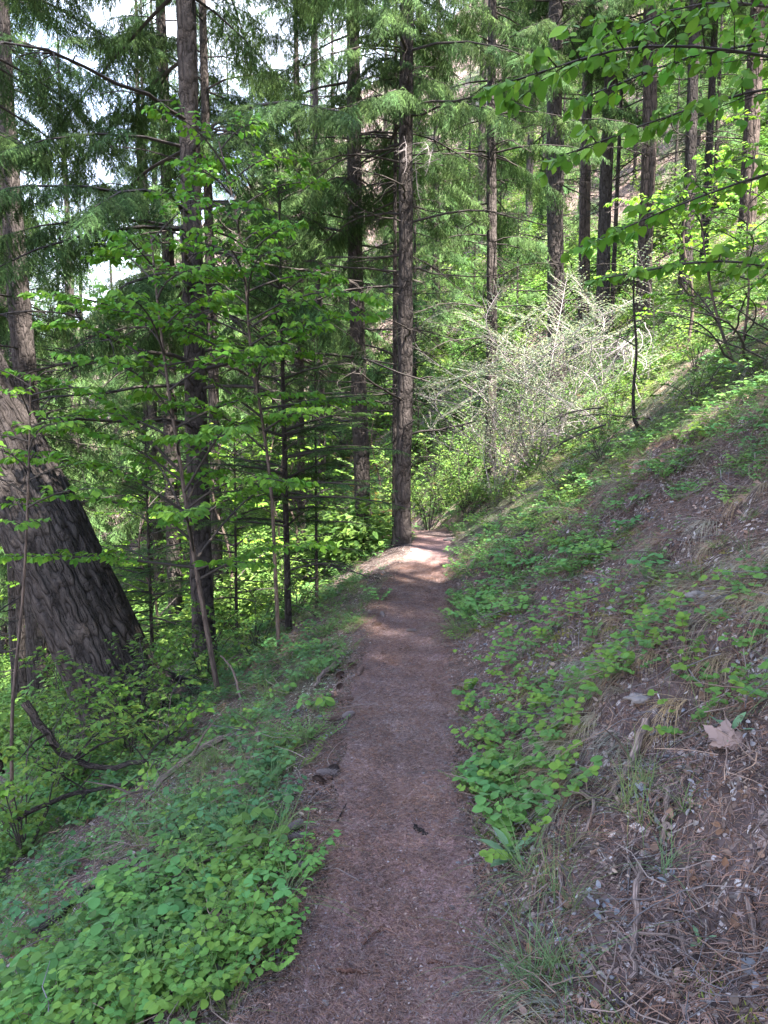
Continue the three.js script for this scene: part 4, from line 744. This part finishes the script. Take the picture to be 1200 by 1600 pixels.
// ───────────────────────── litter: needles, twigs, leaves, cones, stones ─────────────────────────
{
  const clump = (seed, n, L, w, area) => { const R = RNG(seed), g = new GB(); for (let k = 0; k < n; k++) { const a = R() * 6.28, o = V(R.s() * area, R.r(0.001, 0.006), R.s() * area), l = R.r(L * 0.6, L * 1.3), e = o.clone().add(V(Math.cos(a) * l, R.r(-0.002, 0.008), Math.sin(a) * l)); g.tube([o, o.clone().lerp(e, 0.5).add(V(0, 0.002, 0)), e], [w, w, w * 0.6], 3, { cap: false }); } return g.geo(); };
  M.dryNeedle = std({ color: new THREE.Color().setRGB(0.17, 0.108, 0.09) });
  M.dryTwig = std({ color: new THREE.Color().setRGB(0.17, 0.13, 0.115) });
  M.chip = std({ color: new THREE.Color().setRGB(0.25, 0.19, 0.17) });
  const onPath = (R, far = 9) => { const d = 1.2 + (far - 1.2) * Math.pow(R(), 1.4), u = R.s() * 0.4; return [pathX(d) + u, -d]; };
  cover('fallen_needles', 'fallen reddish conifer needles strewn over the trail', 'litter', clump(1, 18, 0.022, 0.0008, 0.06), M.dryNeedle, scatter(701, 5200, (R, put) => { const [x, z] = onPath(R); put(x, z, R.r(0.8, 1.2), { tilt: 1, lo: 0.6, hi: 1.5, sink: -0.013 }); }));
  cover('bank_needles', 'fallen needles and fine twigs on the uphill bank', 'litter', clump(2, 16, 0.03, 0.001, 0.08), M.dryNeedle, scatter(702, 6500, (R, put) => { const d = 1.2 + 6 * Math.pow(R(), 1.4), u = R() < 0.75 ? R.r(0.3, 2.6) : -R.r(0.3, 1.9); put(pathX(d) + u, -d, R.r(0.8, 1.4), { tilt: 1, lo: 0.5, hi: 1.4, sink: -0.003 }); }));
  const twigGeo = (seed) => { const R = RNG(seed), g = new GB(), n = 2 + R.i(3); for (let k = 0; k < n; k++) { const o = V(R.s() * 0.09, 0.004, R.s() * 0.09), p = [o]; let a = R() * 6.28; for (let j = 0; j < 4; j++) { a += R.s() * 0.5; p.push(p[j].clone().add(V(Math.cos(a), R.r(-0.15, 0.18), Math.sin(a)).multiplyScalar(R.r(0.015, 0.05)))); } g.tube(p, (t) => R.r(0.0009, 0.0013) * (1 - 0.5 * t), 4, { cap: false }); } return g.geo(); };
  [31, 32, 33, 34, 35, 36].forEach((sd, k) => cover('fine_twigs', 'grey fine twigs scattered on the uphill bank', 'litter', twigGeo(sd), M.dryTwig, scatter(740 + k, 620, (R, put) => { const d = 1.2 + 11 * Math.pow(R(), 1.4), u = R() < 0.6 ? R.r(0.36, 3) : -R.r(0.4, 2.6); put(pathX(d) + u, -d, R.r(0.6, 2.2), { tilt: 1, lo: 0.4, hi: 1.4, sink: -0.004 }); })));
  const chips = (() => { const g = new GB(), R = RNG(4); for (let k = 0; k < 7; k++) { const o = V(R.s() * 0.06, 0.001, R.s() * 0.06), a = R() * 6.28; g.leaf(o, V(Math.cos(a), R.r(0, 0.3), Math.sin(a)), V(R.s() * 0.5, 1, R.s() * 0.5), R.r(0.006, 0.014), R.r(0.003, 0.007), roundish, 0.3, 0.2, 2); } return g.geo(); })();
  cover('wood_chips', 'pale scraps of bark and cone scales on the trail', 'litter', chips, M.chip, scatter(704, 1500, (R, put) => { const [x, z] = onPath(R, 8); put(x + R.s() * 0.15, z, R.r(0.7, 1.3), { tilt: 1, lo: 0.5, hi: 1.3, sink: -0.016 }); }));
  const crisp = (seed) => { const R = RNG(seed), g = new GB(); for (let k = 0; k < 3; k++) { const a = R() * 6.28; g.leaf(V(R.s() * 0.03, 0.004, R.s() * 0.03), V(Math.cos(a), R.r(-0.1, 0.5), Math.sin(a)), V(R.s() * 0.6, 1, R.s() * 0.6), R.r(0.025, 0.05), R.r(0.02, 0.035), toothed, R.r(0.3, 0.7), R.s() * 1.1, 5); } return g.geo(); };
  [0, 1, 2].forEach((k) => cover(['pale_fallen_leaves', 'brown_fallen_leaves', 'bleached_fallen_leaves'][k], ['pale curled fallen leaves on the uphill bank', 'brown curled fallen leaves on the uphill bank', 'bleached lilac-grey fallen leaves on the uphill bank'][k], 'litter', crisp(20 + k), M.deadLeaf[k], scatter(710 + k, 2400, (R, put) => {
    const d = 1.3 + 8 * Math.pow(R(), 1.3), u = R() < 0.8 ? R.r(0.3, 3.2) : -R.r(0.36, 2), x = pathX(d) + u; if (fbm(x * 2 + k, -d * 2, 88, 2) < 0.0) return; put(x, -d, R.r(0.35, 0.85), { tilt: 1, lo: 0.5, hi: 1.3, sink: -0.002 }); })));
  M.lichen = std({ color: new THREE.Color().setRGB(0.26, 0.225, 0.215) });
  const flake = (seed) => { const R = RNG(seed), g = new GB(); for (let k = 0; k < 6; k++) { const a = R() * 6.28; g.leaf(V(R.s() * 0.03, R.r(0.002, 0.008), R.s() * 0.03), V(Math.cos(a), R.r(-0.2, 0.6), Math.sin(a)), V(R.s(), 1, R.s()), R.r(0.008, 0.022), R.r(0.006, 0.014), toothed, R.r(0.2, 0.7), R.s(), 4); } return g.geo(); };
  [51, 52].forEach((sd, k) => cover('lichen_scraps', 'pale grey lichen scraps and bark flakes on the bare uphill bank', 'litter', flake(sd), M.lichen, scatter(750 + k, 700, (R, put) => { const d = 1.3 + 4.5 * Math.pow(R(), 1.3), u = R() < 0.85 ? R.r(0.26, 0.5 + d * 0.45) : -R.r(0.34, 0.6), x = pathX(d) + u; if (fbm(x * 3 + k * 4, -d * 3, 87, 2) < 0.05) return; put(x, -d, R.r(0.6, 2.0), { tilt: 1, lo: 0.35, hi: 1.05, sink: -0.003 }); })));
  const pebble = new THREE.IcosahedronGeometry(0.011, 1); { const p = pebble.attributes.position; for (let k = 0; k < p.count; k++) { const s = 1 + 0.3 * vnoise(p.getX(k) * 160, p.getY(k) * 160 + p.getZ(k) * 90, 3); p.setXYZ(k, p.getX(k) * s * 1.3, p.getY(k) * s * 0.7, p.getZ(k) * s); } pebble.computeVertexNormals(); }
  M.stone = std({ color: new THREE.Color().setRGB(0.19, 0.165, 0.155) });
  cover('pebbles', 'small grey pebbles along the uphill edge of the trail', 'gravel', pebble, M.stone, scatter(720, 420, (R, put) => { const d = 1.3 + 5 * Math.pow(R(), 1.4), u = R() < 0.75 ? R.r(0.22, 0.6) : R.s() * 0.4; put(pathX(d) + u, -d, R.r(0.25, 0.8), { tilt: 1, lo: 0.5, hi: 1.3, sink: -0.012 }); }));
  const mossGeo = (() => { const g = new GB(), R = RNG(6); for (let k = 0; k < 60; k++) { const a = R() * 6.28, q = Math.sqrt(R()) * 0.06; g.leaf(V(Math.cos(a) * q, 0, Math.sin(a) * q), V(R.s() * 0.5, 1, R.s() * 0.5), V(R.s(), 0.2, R.s()), R.r(0.012, 0.024), 0.004, lance, 0, 0.3, 2); } return g.geo(); })();
  cover('moss', 'yellow-green moss cushions on the uphill bank in the foreground', 'moss', mossGeo, M.moss, scatter(730, 3000, (R, put) => { const d = 1.3 + 4 * R(), u = R.r(0.34, 1.8), x = pathX(d) + u; if (fbm(x * 2.4 + 4, -d * 2.4, 89, 2) < 0.2) return; put(x, -d, R.r(0.6, 1.1), { tilt: 1, lo: 0.7, hi: 1.5 }); }));

  // cones on the downhill edge
  const coneGeo = (() => { const g = new GB(), pts = []; for (let k = 0; k <= 8; k++) pts.push(V(0, 0, (k / 8 - 0.5) * 0.085)); g.tube(pts, (t) => 0.004 + 0.0115 * Math.sin(Math.PI * Math.min(1, t * 0.9 + 0.06)), 8);
    for (let k = 0; k < 76; k++) { const t = (k + 0.5) / 76, a = k * 2.4, r = 0.005 + 0.0115 * Math.sin(Math.PI * Math.min(1, t * 0.9 + 0.06)), d = V(Math.cos(a), Math.sin(a), 0); g.leaf(d.clone().multiplyScalar(r * 0.8).add(V(0, 0, (t - 0.5) * 0.085)), d.clone().multiplyScalar(0.8).add(V(0, 0, 0.75)), d.clone().multiplyScalar(-0.75).add(V(0, 0, 0.8)), 0.015, 0.013, roundish, 0.25, -0.3, 3); } return g.geo(); })();
  M.cone = std({ color: new THREE.Color().setRGB(0.085, 0.055, 0.045) }); M.coneGrey = std({ color: new THREE.Color().setRGB(0.12, 0.095, 0.09) });
  const R = RNG(740);
  [[-0.36, -4.75], [-0.42, -4.55], [-0.30, -4.62], [-0.40, -4.35], [-0.46, -4.25], [-0.34, -4.1], [-0.30, -3.85], [-0.38, -3.8], [-0.33, -3.15], [-0.30, -3.2], [-0.36, -3.08], [-0.37, -2.62], [-0.41, -2.7], [-0.38, -2.3], [-0.33, -2.42], [-0.43, -2.05], [-0.47, -2.1], [-0.40, -1.95], [-0.50, -1.98], [0.02, -5.7], [-0.28, -5.9], [-0.26, -6.2]].forEach(([x, z]) => {
    const m = new THREE.Mesh(coneGeo, R.pick([M.cone, M.coneGrey])); m.name = numbered('fir_cone'); m.position.copy(onGround(x + pathX(-z), z, 0.02)); m.rotation.set(R.s() * 0.3, R() * 6.28, R() * 6.28); m.scale.setScalar(R.r(0.8, 1.15));
    m.userData = { label: 'brown scaly fir cone lying along the downhill edge of the trail', category: 'cone', group: 'fir cones along the downhill edge' }; scene.add(m);
  });
  // sticks and roots one can pick out
  const stick = (name, label, cat, pts, r, mat, group, twigN = 0, lift = 0) => {
    const p = pts.map(([x, z, y]) => onGround(x, z, (y ?? 0) + r * 0.8 + lift)), o = p[0].clone(), rr = RNG(Math.round(pts[0][0] * 977 + pts[0][1] * 331));
    const q = spline(p.map((a) => a.clone().sub(o)), 16); q.forEach((a, k) => k && a.add(V(rr.s(), rr.s(), rr.s()).multiplyScalar(r * 0.5)));
    const g = new GB().tube(q, (t) => r * (1 - 0.45 * t), 8, { rough: 0.15, seed: 2, uvScale: 0.3 });
    const t = thing(name, label, cat, o, group); part(t, 'wood', g.geo(), mat);
    for (let k = 0; k < twigN; k++) { const a = q[3 + rr.i(12)], e = a.clone().add(V(rr.s(), rr.r(0, 0.8), rr.s()).normalize().multiplyScalar(r * rr.r(8, 20))); part(t, 'twig', new GB().tube([a, a.clone().lerp(e, 0.5).add(V(0, r, 0)), e], [r * 0.35, r * 0.25, r * 0.1], 5, {}).geo(), mat); }
  };
  const reddish = std({ color: new THREE.Color().setRGB(1.5, 1.0, 0.85), map: barkB.map }), bleached = std({ color: new THREE.Color().setRGB(2.7, 2.65, 2.65), map: barkB.map, bumpMap: barkB.bump, bumpScale: 0.004 });
  M.bleached = bleached;
  stick('fallen_branch', 'long grey fallen branch slanting down the slope below the trail', 'branch', [[-0.93, -4.5], [-1.08, -4.25, 0.05], [-1.25, -4.0, 0.05], [-1.38, -3.75], [-1.5, -3.55]], 0.024, M.deadwood, null, 3);
  stick('fallen_branch', 'dark curved bough arching at the left margin under the leaning trunk', 'branch', [[-2.35, -4.5, 0.95], [-2.1, -4.5, 0.42], [-1.85, -4.45, 0.22], [-1.4, -4.4, 0.02]], 0.028, M.bark, null, 5);
  stick('fallen_branch', 'second dark bough lying just below the curved one at the left margin', 'branch', [[-2.4, -4.3, 0.25], [-2.0, -4.3, 0.2], [-1.6, -4.3, 0.06], [-1.25, -4.25]], 0.018, M.bark, null, 6);
  stick('fallen_branch', 'thin bare branch bending up from the slope below the young firs', 'branch', [[-0.95, -4.5], [-1.02, -4.9, 0.12], [-1.15, -5.2, 0.28], [-1.25, -5.3, 0.36]], 0.010, M.deadwood, null, 3);
  stick('fallen_branch', 'grey fallen stick across the plants low in the left foreground', 'branch', [[-1.0, -2.3, 0.06], [-0.82, -2.5, 0.07], [-0.62, -2.62, 0.05]], 0.009, M.deadwood, null, 2);
  stick('fallen_branch', 'dark fallen stick pointing down the slope among the foreground plants', 'branch', [[-0.75, -3.0, 0.04], [-0.98, -2.95, 0.06], [-1.25, -2.85, 0.05]], 0.011, M.bark, null, 3);
  stick('fallen_branch', 'short dark broken branch at the left margin of the foreground', 'branch', [[-1.45, -2.75, 0.05], [-1.25, -2.85, 0.05]], 0.016, M.bark, null, 1);
  stick('fallen_branch', 'slender grey branch lying parallel to the trail below its edge', 'branch', [[-0.62, -3.5, 0.03], [-0.72, -3.9, 0.05], [-0.78, -4.3, 0.03]], 0.012, M.deadwood, null, 4);
  stick('fallen_branch', 'stout bleached stick embedded in the downhill edge of the trail', 'branch', [[-0.30, -4.85, 0.01], [-0.40, -4.65, 0.02], [-0.44, -4.45, 0.01]], 0.022, M.deadwood, null, 0);
  const st = 'small sticks lying on the trail';
  stick('stick', 'reddish stick with a pale band lying across the trail nearest the walker', 'stick', [[-0.14, -1.95], [-0.02, -1.96]], 0.007, reddish, st, 0, 0.012);
  stick('stick', 'short reddish stick lying slantwise on the near trail', 'stick', [[-0.07, -2.07], [0.0, -2.15]], 0.006, reddish, st, 0, 0.012);
  stick('stick', 'brown stick pointing up the trail near the bare bank', 'stick', [[0.13, -2.0], [0.2, -1.98]], 0.006, reddish, st, 0, 0.012);
  stick('stick', 'tiny dark stick in the middle of the trail', 'stick', [[-0.19, -2.75], [-0.16, -2.9]], 0.004, M.bark, st, 0, 0.012);
  stick('stick', 'dark stub beside the uphill edge of the trail', 'stick', [[0.12, -2.72], [0.17, -2.66]], 0.010, M.bark, st, 0, 0.012);
  stick('stick', 'pale thin stick at the foot of the uphill bank', 'stick', [[0.27, -2.28], [0.38, -2.27]], 0.004, bleached, st, 0, 0.012);
  const rt = 'bleached sticks and roots on the uphill bank';
  stick('bank_stick', 'thick bleached stick below the creeping plants on the bank', 'stick', [[1.05, -2.75], [0.93, -2.6, 0.02], [0.82, -2.52]], 0.0182, bleached, rt, 1);
  stick('bank_stick', 'upright bleached root beside the dead maple leaf', 'stick', [[1.0, -2.45], [0.94, -2.25, 0.01], [0.88, -2.14]], 0.0126, bleached, rt);
  stick('bank_stick', 'hooked bleached root in the middle of the bare bank', 'stick', [[0.72, -2.62], [0.77, -2.5, 0.02], [0.72, -2.38], [0.64, -2.27]], 0.0098, bleached, rt);
  stick('bank_stick', 'long grey stick lying down the bank in the lower right', 'stick', [[0.80, -2.1], [0.74, -1.95], [0.68, -1.8], [0.63, -1.68]], 0.0126, bleached, rt, 2);
  stick('bank_stick', 'thin grey stick below the long one, lower right', 'stick', [[0.62, -1.95], [0.66, -1.82], [0.68, -1.7], [0.73, -1.6]], 0.005, M.dryTwig, rt);
  stick('bank_stick', 'stubby brown stick at the foot of the bare bank', 'stick', [[0.52, -2.12], [0.45, -2.03], [0.38, -2.02]], 0.009, M.deadwood, rt);
  stick('bank_stick', 'short curved root near the right margin of the bare bank', 'stick', [[0.80, -1.82], [0.79, -1.72], [0.83, -1.66]], 0.0084, bleached, rt);
  stick('bank_stick', 'grey stick in the lower right corner', 'stick', [[0.97, -1.78], [0.93, -1.66], [0.88, -1.58]], 0.0084, bleached, rt, 1);
  stick('bank_stick', 'forked pale root left of the hooked one', 'stick', [[0.63, -2.52], [0.57, -2.42], [0.51, -2.34]], 0.0070, bleached, rt, 1);
  stick('bank_stick', 'short pale root above the moss cushions', 'stick', [[0.58, -2.22], [0.56, -2.1], [0.53, -2.0]], 0.0084, bleached, rt);
  // stones on the bank
  [[1.05, -2.85, 0.038, 'pale stone above the thick bleached stick on the bank'], [1.5, -3.35, 0.045, 'pale grey stone near the dry grass high on the bank'], [0.3, -2.78, 0.02, 'flat grey stone at the uphill edge of the trail'], [1.02, -11.2, 0.07, 'pale rock at the uphill edge where the trail bends']].forEach(([x, z, r, label], k) => {
    const g = new THREE.IcosahedronGeometry(r, 4), p = g.attributes.position; for (let i = 0; i < p.count; i++) { const v = V().fromBufferAttribute(p, i), s = 1 + 0.55 * fbm(v.x / r * 1.3 + k * 9 + v.z / r, v.y / r * 1.6 - v.z / r * 0.8, 17, 5); p.setXYZ(i, Math.round(v.x * s * 1.2 / r * 5) / 5 * r * 0.5 + v.x * s * 0.6, v.y * s * 0.6, v.z * s); } g.computeVertexNormals();
    const m = new THREE.Mesh(g, M.stone); m.name = numbered('stone'); m.position.copy(onGround(x, z, r * 0.2)); m.userData = { label, category: 'stone', group: 'stones on the bank' }; scene.add(m);
  });
  // the big dead maple leaf
  {
    const t = thing('maple_leaf', 'large curled pinkish dead maple leaf at the right margin of the bank', 'leaf', onGround(1.12, -2.25, 0.03)), g = new GB(), n = V(-0.45, 0.6, 0.75).normalize();
    for (const [a, L, w] of [[-1.57, 0.10, 0.05], [-0.7, 0.09, 0.045], [-2.5, 0.10, 0.045], [0.25, 0.06, 0.03], [-3.4, 0.055, 0.03]]) { const e = V(1, 0, 0.5).normalize(), e2 = n.clone().cross(e).normalize().multiplyScalar(1); g.leaf(V(0, 0, 0), e.clone().multiplyScalar(Math.cos(a)).addScaledVector(e2, -Math.sin(a)).addScaledVector(n, 0.1), n, L, w, (s) => (0.35 + 0.75 * Math.sin(Math.PI * Math.pow(s, 0.7))) * (1 - Math.pow(s, 3)) * (1 + 0.25 * Math.sin(s * 20)) + 0.002, 0.3, 0.5, 9); }
    part(t, 'blade', g.geo(), M.deadLeaf[0]); part(t, 'stalk', new GB().tube([V(0, 0, 0), V(0.01, -0.05, 0.02), V(0.005, -0.10, 0.04)], [0.0018, 0.0015, 0.0012], 5).geo(), M.chip);
  }
}
console.log('litter done');

scene.traverse((o) => { if (o.isMesh) { o.castShadow = true; o.receiveShadow = true; } });
renderer.render(scene, camera);
